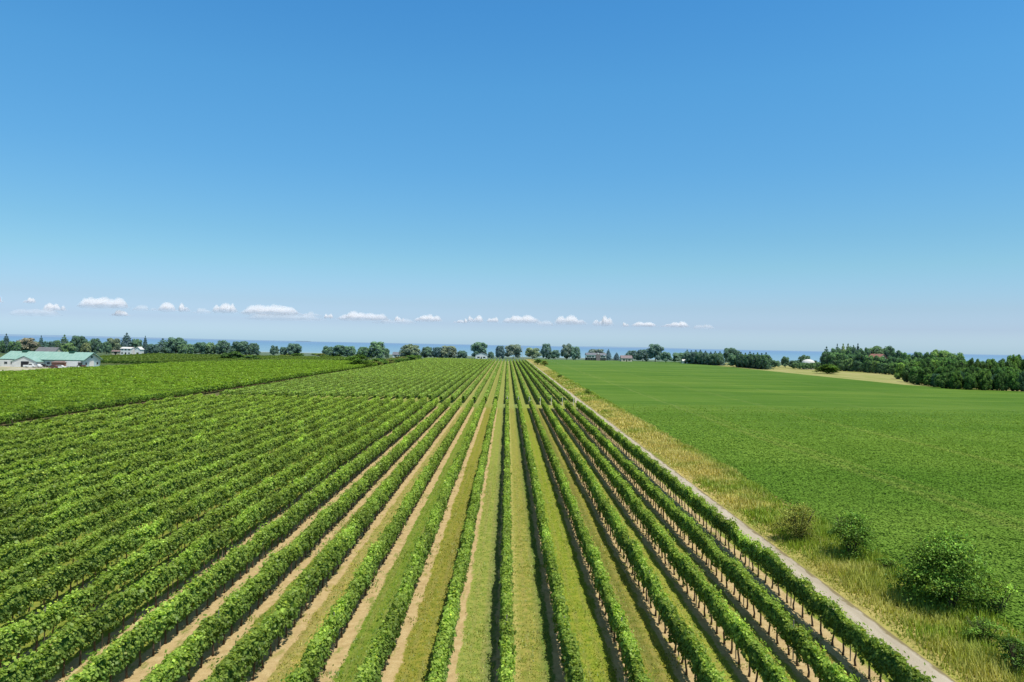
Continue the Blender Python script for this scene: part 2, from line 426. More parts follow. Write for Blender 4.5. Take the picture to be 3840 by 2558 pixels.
def vine_canopy(name, L, zones, zb=0.72, zt=1.72, w=0.20, seed=1, base=(0.390, 0.515, 0.088), dark=(0.125, 0.225, 0.050), plant=1.2, rag=1.25):
    """hedge of vine leaves along +y from 0 to L. zones: (y0,y1,leaves per metre,leaf size)"""
    r = np.random.default_rng(seed)
    top = smooth1(r, L, 0.45, 0.09*rag); top2 = smooth1(r, L, 6.0, 0.06)
    bot = smooth1(r, L, 0.5, 0.10*rag)
    wob = smooth1(r, L, 5.0, 0.04)
    # side bumps on a lattice
    nz = 6; ky = int(L/0.4)+3
    lat = {1: r.normal(size=(ky, nz)), -1: r.normal(size=(ky, nz))}
    Vs, Fs, Cs = [], [], []; off = 0
    vig = r.normal(size=int(L/plant)+3)
    for (a, b, dens, size) in zones:
        n = int((b-a)*dens); y = r.uniform(a, b, n)
        # vines have a denser heart: thin the joints between plants
        ph = np.abs(((y/plant) % 1.0) - 0.5)*2
        keep = r.random(n) > 0.28*ph**3; y = y[keep]; n = len(y)
        vg = np.interp(y/plant, np.arange(len(vig)), vig)
        T = zt + top(y) + top2(y) + 0.075*vg*rag; B = zb + bot(y)
        kind = r.random(n)
        side = np.where(r.random(n) < 0.5, -1, 1)
        q = r.random(n)
        z = B + (T-B)*q
        prof = w*(0.62 + 0.55*np.sin(np.pi*np.clip(q*0.9+0.08, 0, 1)))
        li = np.clip((y/0.4).astype(int), 0, ky-2); lj = np.clip((q*(nz-1)).astype(int), 0, nz-1)
        bump = np.where(side > 0, lat[1][li, lj], lat[-1][li, lj])*0.055*rag
        x = side*(prof + bump)*r.uniform(0.72, 1.08, n)
        Nn = np.stack([side*r.uniform(0.3, 1.2, n), r.normal(size=n)*0.45, r.uniform(0.0, 1.0, n)], 1)
        topm = kind < 0.36
        x = np.where(topm, r.uniform(-1, 1, n)*w*0.95, x)
        z = np.where(topm, T + r.normal(size=n)*0.035 - 0.35*(x/w)**2*0.25, z)
        Nn[topm] = np.stack([r.normal(size=n)*0.5, r.normal(size=n)*0.5, np.ones(n)], 1)[topm]
        # loose shoots above the hedge
        sh = r.random(n) < 0.035*rag
        z = np.where(sh, T + r.uniform(0.03, 0.26, n), z)
        P = np.stack([x + wob(y), y, z], 1)
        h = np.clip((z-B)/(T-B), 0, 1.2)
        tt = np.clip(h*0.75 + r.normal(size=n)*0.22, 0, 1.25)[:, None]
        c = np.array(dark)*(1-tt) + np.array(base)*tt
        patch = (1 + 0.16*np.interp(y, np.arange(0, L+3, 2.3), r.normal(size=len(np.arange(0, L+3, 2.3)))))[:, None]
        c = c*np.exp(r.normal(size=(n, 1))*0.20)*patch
        yel = r.random(n) < 0.05
        c[yel] *= np.array((1.35, 1.15, 0.85))
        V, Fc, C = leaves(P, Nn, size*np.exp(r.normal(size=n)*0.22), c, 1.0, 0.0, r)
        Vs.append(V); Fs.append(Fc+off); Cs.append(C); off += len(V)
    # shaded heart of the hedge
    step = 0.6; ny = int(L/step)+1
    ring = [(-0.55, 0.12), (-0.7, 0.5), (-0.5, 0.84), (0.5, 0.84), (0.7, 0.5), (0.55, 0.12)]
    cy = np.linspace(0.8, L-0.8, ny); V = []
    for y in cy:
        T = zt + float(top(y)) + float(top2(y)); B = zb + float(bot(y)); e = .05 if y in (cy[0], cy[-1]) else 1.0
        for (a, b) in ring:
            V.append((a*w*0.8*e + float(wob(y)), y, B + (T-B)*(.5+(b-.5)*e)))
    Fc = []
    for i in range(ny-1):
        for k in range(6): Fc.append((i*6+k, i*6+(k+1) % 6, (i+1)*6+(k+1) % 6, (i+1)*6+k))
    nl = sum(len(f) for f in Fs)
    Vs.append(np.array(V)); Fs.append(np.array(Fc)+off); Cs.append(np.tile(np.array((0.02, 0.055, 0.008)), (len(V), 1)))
    idx = np.concatenate([np.zeros(nl), np.ones(len(Fc))]).astype(np.int32)
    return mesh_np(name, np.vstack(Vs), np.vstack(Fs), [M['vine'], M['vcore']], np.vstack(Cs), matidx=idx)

ORD = ['', 'first', 'second', 'third', 'fourth', 'fifth', 'sixth', 'seventh', 'eighth', 'ninth', 'tenth', 'eleventh', 'twelfth',
       'thirteenth', 'fourteenth', 'fifteenth', 'sixteenth', 'seventeenth', 'eighteenth', 'nineteenth', 'twentieth', 'twenty-first',
       'twenty-second', 'twenty-third', 'twenty-fourth', 'twenty-fifth', 'twenty-sixth', 'twenty-seventh', 'twenty-eighth',
       'twenty-ninth', 'thirtieth', 'thirty-first', 'thirty-second', 'thirty-third', 'thirty-fourth', 'thirty-fifth', 'thirty-sixth',
       'thirty-seventh', 'thirty-eighth', 'thirty-ninth', 'fortieth']
SP = 2.67
X0R = 0.2
Y0, Y1 = 20.0, 169.0        # near block
YB0, YB1 = 179.5, 656.0     # far block
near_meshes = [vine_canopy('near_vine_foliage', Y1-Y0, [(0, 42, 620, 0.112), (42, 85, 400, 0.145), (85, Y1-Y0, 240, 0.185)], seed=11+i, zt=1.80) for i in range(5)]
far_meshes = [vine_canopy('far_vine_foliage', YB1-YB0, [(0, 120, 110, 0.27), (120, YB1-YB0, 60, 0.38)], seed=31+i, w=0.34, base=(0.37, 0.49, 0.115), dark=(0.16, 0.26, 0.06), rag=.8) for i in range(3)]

def trunk_mesh(i):
    r = random.Random(100+i); m = MB()
    x = r.uniform(-.03, .03); pts = [(0, 0, -0.02)]; rad = [0.060]
    for z in (0.25, 0.5, 0.75, 0.95):
        x += r.uniform(-.035, .035); pts.append((x, r.uniform(-.05, .05), z)); rad.append(0.047 - 0.012*z)
    m.tube(pts, rad, 6)
    top = pts[-1]
    for s in (-1, 1):
        m.tube([pts[-2], (top[0]*.6, s*0.22, 0.86+r.uniform(-.05, .05)), (0, s*0.55, 0.88+r.uniform(-.05, .05))], [0.026, 0.02, 0.014], 5)
    return m.mesh('vine_trunk', M['bark'], True)
trunks = [trunk_mesh(i) for i in range(6)]
pm = MB(); pm.tube([(0, 0, -0.02), (0, 0, 1.86)], 0.028, 6); line_post = pm.mesh('line_post', M['steelpost'])
pm = MB(); pm.tube([(0, 0.12, -0.02), (0, 0, 2.0)], [0.075, 0.065], 8); pm.tube([(0, .02, 1.75), (0, -1.35, 0.0)], 0.02, 5)
end_post = pm.mesh('end_post', M['post'])
pm = MB(); pm.tube([(0, -0.12, -0.02), (0, 0, 2.0)], [0.075, 0.065], 8); pm.tube([(0, -.02, 1.75), (0, 1.35, 0.0)], 0.02, 5)
end_post_b = pm.mesh('end_post', M['post'])

rr = random.Random(5)
def row_label(k, blk):
    if blk == 'near':
        if k == 0: return 'central near grapevine row running straight ahead, dark shadow strip along its left side'
        if k == 6: return 'rightmost near grapevine row, bare trunks showing, right beside the gravel lane'
        if k == -26: return 'leftmost near grapevine row, next to the brown strip before the orchard block'
        return '%s near grapevine row to the %s of the straight central row' % (ORD[abs(k)], 'right' if k > 0 else 'left')
    if k == 0: return 'central grapevine row of the far block beyond the gap with pale end posts'
    if k == 6: return 'rightmost grapevine row of the far block, beside the pale lane'
    if k == -26: return 'leftmost grapevine row of the far block, along the bushy hedge'
    return '%s grapevine row %s of centre in the far block beyond the end posts' % (ORD[abs(k)], 'right' if k > 0 else 'left')

def stuff_trunks(ys, name='trunk'):
    Vs, Fs = [], []; off = 0
    data = []
    for t in trunks:
        v = np.array([p.co[:] for p in t.vertices]); data.append((v, [tuple(p.vertices) for p in t.polygons]))
    V = []; Fc = []
    for i, y in enumerate(ys):
        v, f = data[i % len(data)]; b = len(V)
        V += [(a[0], a[1]+y, a[2]) for a in v]; Fc += [tuple(q+b for q in p) for p in f]
    me = bpy.data.meshes.new(name); me.from_pydata(V, [], Fc); me.materials.append(M['bark']); me.update(); return me
rest_cache = {}
for k in range(-26, 7):
    x = X0R + k*SP
    root = empty('vine_row', (x, Y0, 0))
    tag(root, row_label(k, 'near'), 'grapevine row', 'grapevine rows of the near block')
    i = (k*7) % 5
    f = link('foliage', near_meshes[i], root)
    wd = 1.22 if k <= -4 else (1.1 if k < 0 else 1.0)
    f.scale = (wd if k % 2 else -wd, 1, 1 + 0.03*((k*3) % 5 - 2))
    # first vine of the row that the photo can show
    yvis = max(29.0, abs(x)/0.70 - 2)
    j0 = int((yvis - Y0)/1.2); nv = int((Y1-Y0-0.6)/1.2)
    nind = 100 if k >= 1 else (60 if k >= -8 else 0)
    ind = range(j0, min(nv, j0+nind))
    for j in ind:
        t = link('trunk', trunks[(j*5+k) % 6], root, (rr.uniform(-.04, .04), 0.6+1.2*j+rr.uniform(-.08, .08), 0), rr.choice((0, math.pi)))
    js = (j0+nind) if nind else j0
    if js < nv:
        key = js
        if key not in rest_cache: rest_cache[key] = stuff_trunks([0.6+1.2*j for j in range(js, nv)])
        s = link('trunk', rest_cache[key], root); s['kind'] = 'stuff'
    for j in range(0, nv, 6):
        y = 1.2*j
        if Y0 + y < yvis: continue
        link('line_post', line_post, root, (0.02, y, 0))
    if k >= 0: link('end_post', end_post, root, (0, Y1-Y0+0.5, 0))
for k in range(-26, 7):
    x = X0R + k*SP
    root = empty('vine_row', (x, YB0, 0))
    tag(root, row_label(k, 'far'), 'grapevine row', 'grapevine rows of the far block')
    f = link('foliage', far_meshes[(k*5) % 3], root)
    f.scale = (1 if k % 2 else -1, 1, 1)
    if k >= 0: link('end_post', end_post_b, root, (0, -0.5, 0))

# ------------------------------------------------------------------ orchard block on the left
om = [vine_canopy('orchard_foliage', 430, [(0, 130, 130, 0.24), (130, 430, 70, 0.36)], zb=0.75, zt=2.05, w=0.90, seed=51+i,
      base=(0.29, 0.43, 0.05), dark=(0.12, 0.22, 0.03), plant=2.4, rag=1.3) for i in range(3)]
ot = MB(); ot.tube([(0, 0, -.05), (.05, .02, .5), (-.03, 0, 1.1)], [.07, .055, .04], 6); otm = ot.mesh('trunk', M['bark'], True)
nrow = 0
for i in range(33):
    x = -79.0 - i*2.85
    L = 430 if i < 22 else 430 - (i-22)*9
    y0 = 60.0
    root = empty('fruit_row', (x, y0, 0))
    lab = ('front row of the leafy orchard block, its dark side and stems facing the vineyard' if i == 0 else
           'last row of the leafy orchard block, next to the farm lane' if i == 32 else
           '%s row back from the front of the bright green orchard block' % ORD[i+1])
    tag(root, lab, 'orchard row', 'rows of the bright green orchard block')
    f = link('foliage', om[(i*5) % 3], root); f.scale = (1 if i % 2 else -1, L/430, 1)
    if i == 0:
        for j in range(90):
            link('trunk', otm, root, (0.3, 45+1.9*j*1.6 if False else 48+j*2.6, 0), rr.uniform(0, 6))

# ------------------------------------------------------------------ far-left vineyard with rows across the view
cm = [vine_canopy('cross_foliage', 170, [(0, 170, 30, 0.5)], zb=0.35, zt=1.9, w=0.5, seed=61+i, base=(0.21, 0.30, 0.06), dark=(0.05, 0.11, 0.02), rag=1.3) for i in range(2)]
for i in range(34):
    y = 402 + i*6.2
    xl = -174.0 if i < 0 else -300.0
    root = empty('vine_row', (-112.0 - 0.10*i*2, y, 0), math.pi/2)
    lab = 'nearest cross row of the distant left vineyard, a dark green band behind the barn' if i == 0 else \
          '%s cross row back in the distant left vineyard below the tree line' % ORD[i+1]
    tag(root, lab, 'grapevine row', 'cross rows of the distant left vineyard')
    f = link('foliage', cm[i % 2], root); f.scale = (1, 0.86 + 0.004*i, 1)

# ------------------------------------------------------------------ trees
def clump_crown(name, seed, shape='round', n=2600, leaf=0.10, mat='crown', lobes=16, squash=0.8):
    """unit crown: radius ~1 in x/y, z 0..2; lobes of leaf quads over a dark heart"""
    r = np.random.default_rng(seed)
    P, Nn, C = [], [], []; cores = []
    if shape == 'cone':
        tiers = 11
        for t in range(tiers):
            q = t/(tiers-1); rad = (1-q)**.7*0.92+0.07; z = 0.05+q*1.88
            m = int(n*(rad+.15)/6.5); a = r.uniform(0, 2*np.pi, m); br = 1+0.22*np.sin(a*r.integers(4, 8)+r.random()*6)
            rr_ = rad*br*np.sqrt(r.uniform(0.15, 1, m))
            zz = z - 0.30*rr_ + r.normal(size=m)*0.035 + 0.12
            P.append(np.stack([rr_*np.cos(a), rr_*np.sin(a), zz], 1))
            Nn.append(np.stack([np.cos(a)*.6+r.normal(size=m)*.3, np.sin(a)*.6+r.normal(size=m)*.3, r.uniform(.2, 1, m)], 1))
            edge = (rr_/(rad*1.2))
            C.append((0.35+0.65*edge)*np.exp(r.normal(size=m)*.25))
        cores = [((0, 0, 0.75), (0.55, 0.55, 0.8))]
    else:
        L = []
        L.append(((0, 0, 1.0), 0.62, 0.62*squash+0.1))
        for i in range(lobes):
            a = 2*np.pi*(i*0.618) + r.uniform(-.4, .4); q = (i+0.5)/lobes
            z = 0.42 + 1.22*q; rad = math.sqrt(max(0.0, 1-((z-0.95)/0.98)**2))*r.uniform(.50, .78)
            s = r.uniform(0.27, 0.46)*(1.1-0.25*q)
            L.append(((rad*math.cos(a), rad*math.sin(a), z+r.uniform(-.08, .08)), s, s*squash))
        tot = sum(s[1]**2 for s in L)
        for c, s, sz in L:
            m = int(n*s*s/tot); u = r.normal(size=(m, 3)); u /= np.linalg.norm(u, axis=1, keepdims=True)
            u[:, 2] = np.where(u[:, 2] < -0.35, -u[:, 2], u[:, 2])
            rad = r.uniform(0.78, 1.12, m)[:, None]
            q = u*rad*np.array((s, s, sz)) + np.array(c)
            P.append(q); Nn.append(u*0.9 + r.normal(size=(m, 3))*0.45 + np.array((0, 0, .25)))
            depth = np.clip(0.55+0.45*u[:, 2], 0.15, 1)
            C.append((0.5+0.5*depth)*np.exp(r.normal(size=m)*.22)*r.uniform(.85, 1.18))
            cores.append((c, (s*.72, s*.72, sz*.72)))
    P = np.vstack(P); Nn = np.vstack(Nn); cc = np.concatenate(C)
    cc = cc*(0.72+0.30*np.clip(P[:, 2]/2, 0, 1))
    col = cc[:, None]*np.array((1.0, 1.0, 1.0))
    P[:, 2] = P[:, 2]
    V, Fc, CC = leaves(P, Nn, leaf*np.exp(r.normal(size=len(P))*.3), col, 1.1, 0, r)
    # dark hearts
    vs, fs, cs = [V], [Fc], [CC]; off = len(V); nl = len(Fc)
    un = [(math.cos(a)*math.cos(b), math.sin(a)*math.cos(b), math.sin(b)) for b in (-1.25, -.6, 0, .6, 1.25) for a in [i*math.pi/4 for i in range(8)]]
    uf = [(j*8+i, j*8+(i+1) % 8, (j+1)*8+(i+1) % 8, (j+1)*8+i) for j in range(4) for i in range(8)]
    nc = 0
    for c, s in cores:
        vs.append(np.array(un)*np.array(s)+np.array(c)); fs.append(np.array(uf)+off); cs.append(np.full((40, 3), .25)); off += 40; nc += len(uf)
    idx = np.concatenate([np.zeros(nl), np.ones(nc)])
    return mesh_np(name, np.vstack(vs), np.vstack(fs), [M[mat], M['tcore']], np.vstack(cs), matidx=idx)
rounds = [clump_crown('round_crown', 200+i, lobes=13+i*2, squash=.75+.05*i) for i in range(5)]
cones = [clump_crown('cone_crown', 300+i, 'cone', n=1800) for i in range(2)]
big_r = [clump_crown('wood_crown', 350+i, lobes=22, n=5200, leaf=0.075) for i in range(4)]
tm = MB(); tm.tube([(0, 0, -.3), (.02, 0, .4), (0, .02, 1.0)], [.075, .055, .04], 7)
for a in (0.3, 2.2, 4.4): tm.tube([(0, 0, .55), (.16*math.cos(a), .16*math.sin(a), .9), (.3*math.cos(a), .3*math.sin(a), 1.2)], [.03, .022, .012], 5)
trunk_unit = tm.mesh('trunk', M['bark'], True)

KC = {'dark': (0.045, 0.086, 0.024), 'green': (0.066, 0.120, 0.028), 'light': (0.095, 0.155, 0.035), 'olive': (0.105, 0.12, 0.038),
      'conifer': (0.022, 0.052, 0.024), 'teal': (0.035, 0.07, 0.04), 'brown': (0.13, 0.11, 0.06), 'yellow': (0.14, 0.17, 0.04)}
def put_tree(x, y, width, height, kind, label, group=None, form='round', seed=0, name=None, lift=None, big=False, cat='tree'):
    r = random.Random(seed*13+int(abs(x)*7+y))
    nm = name or {'round': 'broadleaf_tree', 'cone': 'conifer_tree'}[form]
    root = empty(nm, (x, y, 0), r.uniform(0, 6.28))
    tag(root, label, cat, group)
    lib = cones if form == 'cone' else (big_r if big else rounds)
    me = lib[r.randrange(len(lib))]
    lift = lift if lift is not None else (0.01 if form == 'cone' else (-0.16 if big else -0.06))*height
    if form == 'cone': width = max(width*1.9, height*.40)
    c = link('crown', me, root, (0, 0, lift), 0, (width/2*.95, width/2*.95, (height-lift)/(1.97 if form == 'cone' else 1.86)))
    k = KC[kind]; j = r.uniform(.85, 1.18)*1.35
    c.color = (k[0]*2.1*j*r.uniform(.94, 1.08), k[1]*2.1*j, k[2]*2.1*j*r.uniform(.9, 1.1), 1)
    t = link('trunk', trunk_unit, root, (0, 0, 0), 0, (height*.35, height*.35, height*.45))
    return root

def tree_px(x0, x1, ytop, ybase, Y, kind, label, form='round', group=None, big=False, minh=None):
    """place a tree where the photo shows it: horizontal span, top row, and its distance Y"""
    xc = (x0+x1)/2
    X, ztop = at_depth(xc, ytop, Y)
    w = (x1-x0)*Y/F
    return put_tree(X, Y, w*1.06, max(ztop, 2.0), kind, label, group, form, big=big)
A = lambda cx, cy, ox, s=2.45, oy=1080: (ox + cx/s, oy + cy/s)
G1 = 'trees behind the green-roofed barn'; G2 = 'trees between the vineyards and the lake'
T = [  # crop origin, x0, x1, top, depth, kind, form, label
 (0, -25, 62, 478, 560, 'green', 'round', 'leafy green tree at the very left edge behind the barn'),
 (0, 50, 108, 436, 600, 'conifer', 'cone', 'dark pointed conifer rising near the left edge behind the barn'),
 (0, 95, 205, 492, 560, 'green', 'round', 'mid green tree behind the left end of the barn roof'),
 (0, 180, 350, 452, 590, 'brown', 'round', 'large brownish olive tree behind the barn with a faded reddish top'),
 (0, 325, 392, 492, 600, 'olive', 'round', 'small olive tree just right of the brownish tree'),
 (0, 374, 418, 452, 620, 'conifer', 'cone', 'narrow dark conifer above the middle of the barn roof'),
 (0, 415, 525, 492, 590, 'teal', 'round', 'bluish dark tree behind the middle of the barn roof'),
 (0, 505, 580, 482, 600, 'green', 'round', 'small green tree beside the bluish dark tree'),
 (0, 570, 645, 443, 610, 'dark', 'cone', 'dark tapering tree above the right half of the barn roof'),
 (0, 578, 705, 502, 545, 'light', 'round', 'pale green willow-like tree just behind the barn ridge'),
 (0, 668, 805, 438, 600, 'dark', 'round', 'tall dark green tree over the right part of the barn'),
 (0, 762, 850, 505, 570, 'olive', 'round', 'low olive tree in front of two tall dark ones'),
 (0, 832, 955, 463, 600, 'dark', 'round', 'dark round tree above the barn gable'),
 (0, 950, 1035, 495, 640, 'green', 'round', 'small green tree right of the round tree over the gable'),
 (0, 985, 1125, 456, 650, 'olive', 'round', 'dull olive tree left of the white farmhouse'),
 (0, 1128, 1225, 428, 680, 'conifer', 'cone', 'tallest dark conifer, directly behind the white farmhouse'),
 (0, 1220, 1325, 462, 680, 'green', 'round', 'green tree behind the right end of the white farmhouse'),
 (0, 1328, 1364, 452, 670, 'conifer', 'cone', 'slim dark conifer just right of the white farmhouse'),
 (0, 1355, 1470, 520, 640, 'teal', 'round', 'grey green low tree right of the slim conifer'),
 (0, 1455, 1560, 474, 660, 'dark', 'cone', 'dark pointed tree left of the big round dark tree'),
 (0, 1535, 1725, 454, 650, 'dark', 'round', 'big round dark tree, tallest of the clump left of the first gap'),
 (0, 1640, 1785, 512, 630, 'green', 'round', 'lower green tree at the right foot of the big round dark tree'),
 (0, 1788, 1905, 494, 650, 'dark', 'round', 'dark tree just right of the first gap in the tree line'),
 (0, 1885, 1995, 500, 660, 'light', 'round', 'paler green tree between two dark ones left of the lake view'),
 (0, 1982, 2125, 480, 660, 'dark', 'round', 'round dark tree in the middle of the clump before the lake'),
 (0, 2128, 2295, 484, 650, 'dark', 'round', 'broad dark tree near the end of the clump before the lake'),
 (0, 2275, 2392, 506, 660, 'dark', 'round', 'last dark tree of the left clump, against the blue lake'),
 (960, 130, 218, 530, 700, 'dark', 'round', 'left one of three small dark trees standing alone before the lake'),
 (960, 222, 290, 541, 700, 'dark', 'round', 'smallest, middle one of three lone dark trees before the lake'),
 (960, 288, 420, 509, 700, 'dark', 'round', 'largest, right one of three lone dark trees before the lake'),
 (960, 605, 722, 535, 690, 'green', 'round', 'left end tree of the low flat-topped clump before the lake'),
 (960, 708, 838, 521, 690, 'dark', 'round', 'middle tree of the low flat-topped clump before the lake'),
 (960, 800, 920, 536, 690, 'green', 'round', 'right end tree of the low flat-topped clump before the lake'),
 (960, 925, 1055, 540, 640, 'green', 'round', 'low green tree leaning on the taller round one'),
 (960, 1035, 1190, 496, 640, 'green', 'round', 'tall round green tree over the hedge left of the vineyard top'),
 (960, 1178, 1230, 552, 650, 'green', 'round', 'tiny tree right of the tall round one over the hedge'),
 (960, 1320, 1520, 519, 690, 'olive', 'round', 'broad olive tree above the upper left corner of the vineyard'),
 (960, 1512, 1635, 541, 700, 'green', 'round', 'green tree right of the broad olive one'),
 (960, 1615, 1725, 545, 700, 'teal', 'round', 'grey green tree in the low belt above the vineyard'),
 (960, 1695, 1855, 534, 700, 'olive', 'round', 'olive tree at the middle of the low belt above the vineyard'),
 (960, 1845, 1950, 575, 700, 'dark', 'round', 'low dark shrubby tree ending the belt above the vineyard'),
 (960, 1976, 2135, 493, 760, 'green', 'round', 'tall green tree towering over the small white cottage'),
 (960, 2128, 2190, 586, 740, 'green', 'round', 'low bushy tree at the right foot of the cottage tree'),
 (960, 2198, 2290, 533, 760, 'teal', 'round', 'bluish dark tree left of the olive tree where the rows converge'),
 (960, 2282, 2448, 514, 770, 'olive', 'round', 'large olive green tree right above where the rows converge'),
 (1920, 112, 268, 545, 770, 'yellow', 'round', 'yellowish green tree just right of the converging rows'),
 (1920, 266, 364, 514, 780, 'dark', 'round', 'narrow dark tree right of the yellowish one'),
 (1920, 348, 448, 566, 775, 'green', 'round', 'lower green tree between the narrow dark and the tall olive trees'),
 (1920, 448, 566, 514, 780, 'olive', 'round', 'tall olive tree left of the lone white house'),
 (1920, 535, 634, 540, 775, 'green', 'round', 'green tree joined to the right side of the tall olive one'),
 (1920, 692, 866, 558, 840, 'olive', 'round', 'olive tree rising behind the white house by the lake'),
 (1920, 868, 908, 569, 800, 'conifer', 'cone', 'small dark conifer right of the white house by the lake'),
 (1920, 942, 984, 598, 800, 'conifer', 'cone', 'smaller dark conifer left of the brown-roofed shed'),
 (1920, 1035, 1190, 574, 780, 'dark', 'round', 'dark low tree behind the brown-roofed shed'),
 (1920, 1145, 1262, 568, 775, 'dark', 'round', 'dark tree between the shed and the big round tree'),
 (1920, 1240, 1402, 508, 760, 'dark', 'round', 'biggest round tree on the far edge of the soybean field'),
 (1920, 1362, 1474, 582, 735, 'green', 'round', 'lighter green tree at the right foot of the biggest round tree'),
 (1920, 1468, 1610, 590, 740, 'green', 'round', 'low green tree left of the row of conifers'),
 (1920, 1940, 2094, 545, 690, 'dark', 'round', 'round tree standing up out of the conifer belt'),
 (1920, 1980, 2155, 614, 600, 'dark', 'round', 'low dark round tree in front of the conifer belt'),
]
for (ox, x0, x1, top, Y, kind, form, label) in T:
    g = G1 if (ox == 0) else G2
    y = 1080 + top/2.45
    tree_px(ox+x0/2.45, ox+x1/2.45, y, 0, Y, kind, label, form, g)
# low undergrowth between the far left trees: shrubs in a belt
rt = random.Random(77)
for i in range(34):
    px = 20 + i*28 + rt.uniform(-8, 8)
    X, _ = at_depth(px, 1300, 700)
    put_tree(X, 700+rt.uniform(-10, 15), rt.uniform(11, 16), rt.uniform(6, 10), rt.choice(['dark', 'green', 'teal']),
             'low dark shrub filling the foot of the left tree line', 'shrubs at the foot of the left tree line', name='shrub', cat='shrub')
# conifer belt at the far right of the soybean field
for i, (cx, top) in enumerate([(1612, 572), (1650, 578), (1692, 574), (1735, 572), (1782, 580), (1830, 588), (1872, 584), (1915, 586), (2108, 592), (2150, 600), (2192, 592), (2225, 602), (2262, 598), (2300, 604), (2340, 600)]):
    Y = 715 - i*9 if i < 8 else 600 - (i-8)*8
    tree_px(1920+(cx-34)/2.45, 1920+(cx+34)/2.45, 1080+(top+5)/2.45, 0, Y, 'conifer' if i % 3 else 'dark',
            '%s pointed conifer counted rightward in the dark belt beyond the soybeans' % ORD[i+1], 'cone', 'conifers in the dark belt beyond the soybean field')
    tree_px(1920+(cx-50)/2.45, 1920+(cx+40)/2.45, 1080+(top+16)/2.45, 0, Y-10, 'dark',
            'low dark tree in front of the conifer belt beyond the soybeans', 'round', 'low trees in front of the conifer belt')
for (x0, x1, top, Y) in [(-40, 40, 622, 600), (20, 120, 660, 590), (125, 210, 624, 610), (200, 300, 662, 590), (285, 405, 618, 640), (380, 470, 668, 580)]:
    tree_px(2880+x0/2.45, 2880+x1/2.45, 1080+top/2.45, 0, Y, 'dark', 'dark low tree in the hedge around the white tent roof', 'round', 'trees in the hedge around the white tent roof')

for (x0, x1) in [(225, 290), (280, 345), (330, 400), (385, 450), (440, 500)]:
    tree_px(2880+x0/2.45, 2880+x1/2.45, 1080+686/2.45, 0, 560, 'green', 'low hedge tree hiding the wall below the white tent roof', 'round', 'hedge trees below the white tent roof')
# big wood, back part: tall trees
GW = 'trees of the wood right of the soybean field'
for (x0, x1, top, Y, kind, form, label) in [
 (512, 580, 543, 600, 'conifer', 'cone', 'slender dark conifer at the left end of the right wood'),
 (570, 700, 540, 590, 'dark', 'round', 'dark tree behind the left end of the wood'),
 (622, 668, 523, 600, 'conifer', 'cone', 'pointed conifer second from the left end of the wood'),
 (672, 728, 517, 590, 'yellow', 'cone', 'bright green pointed tree, left of a pair in the wood'),
 (715, 775, 518, 585, 'yellow', 'cone', 'bright green pointed tree, right of a pair in the wood'),
 (775, 815, 530, 590, 'conifer', 'cone', 'short dark conifer between the bright pair and the taller one'),
 (815, 858, 515, 585, 'conifer', 'cone', 'tall thin dark conifer standing above the wood left of the red roof'),
 (690, 790, 548, 575, 'green', 'round', 'green tree just behind the bright green pointed pair'),
 (775, 870, 552, 565, 'dark', 'round', 'dark tree at the foot of the tall thin conifer'),
 (845, 950, 550, 570, 'dark', 'round', 'dark tree right of the tall thin conifer'),
 (920, 1150, 527, 590, 'green', 'round', 'broad tree with a flat top behind the red roof, highest in the wood'),
 (1060, 1180, 545, 575, 'dark', 'round', 'dark tree right behind the red roof'),
 (1145, 1260, 568, 560, 'dark', 'round', 'dark tree right of the red roof'),
 (1230, 1340, 582, 540, 'green', 'round', 'green tree sloping down in the middle of the wood'),
 (1330, 1450, 588, 520, 'dark', 'round', 'dark rounded tree mid wood, left of the pale broad one'),
 (1430, 1550, 580, 510, 'dark', 'round', 'dark rounded tree touching the pale broad one'),
 (1520, 1700, 562, 500, 'light', 'round', 'pale green broad tree, left half of the light hump in the wood'),
 (1640, 1830, 582, 490, 'light', 'round', 'pale green broad tree, right half of the light hump in the wood')]:
    tree_px(2880+x0/2.45, 2880+x1/2.45, 1080+(top+(10 if form == 'cone' else 0))/2.45, 0, Y, kind, label, form, GW, big=True)
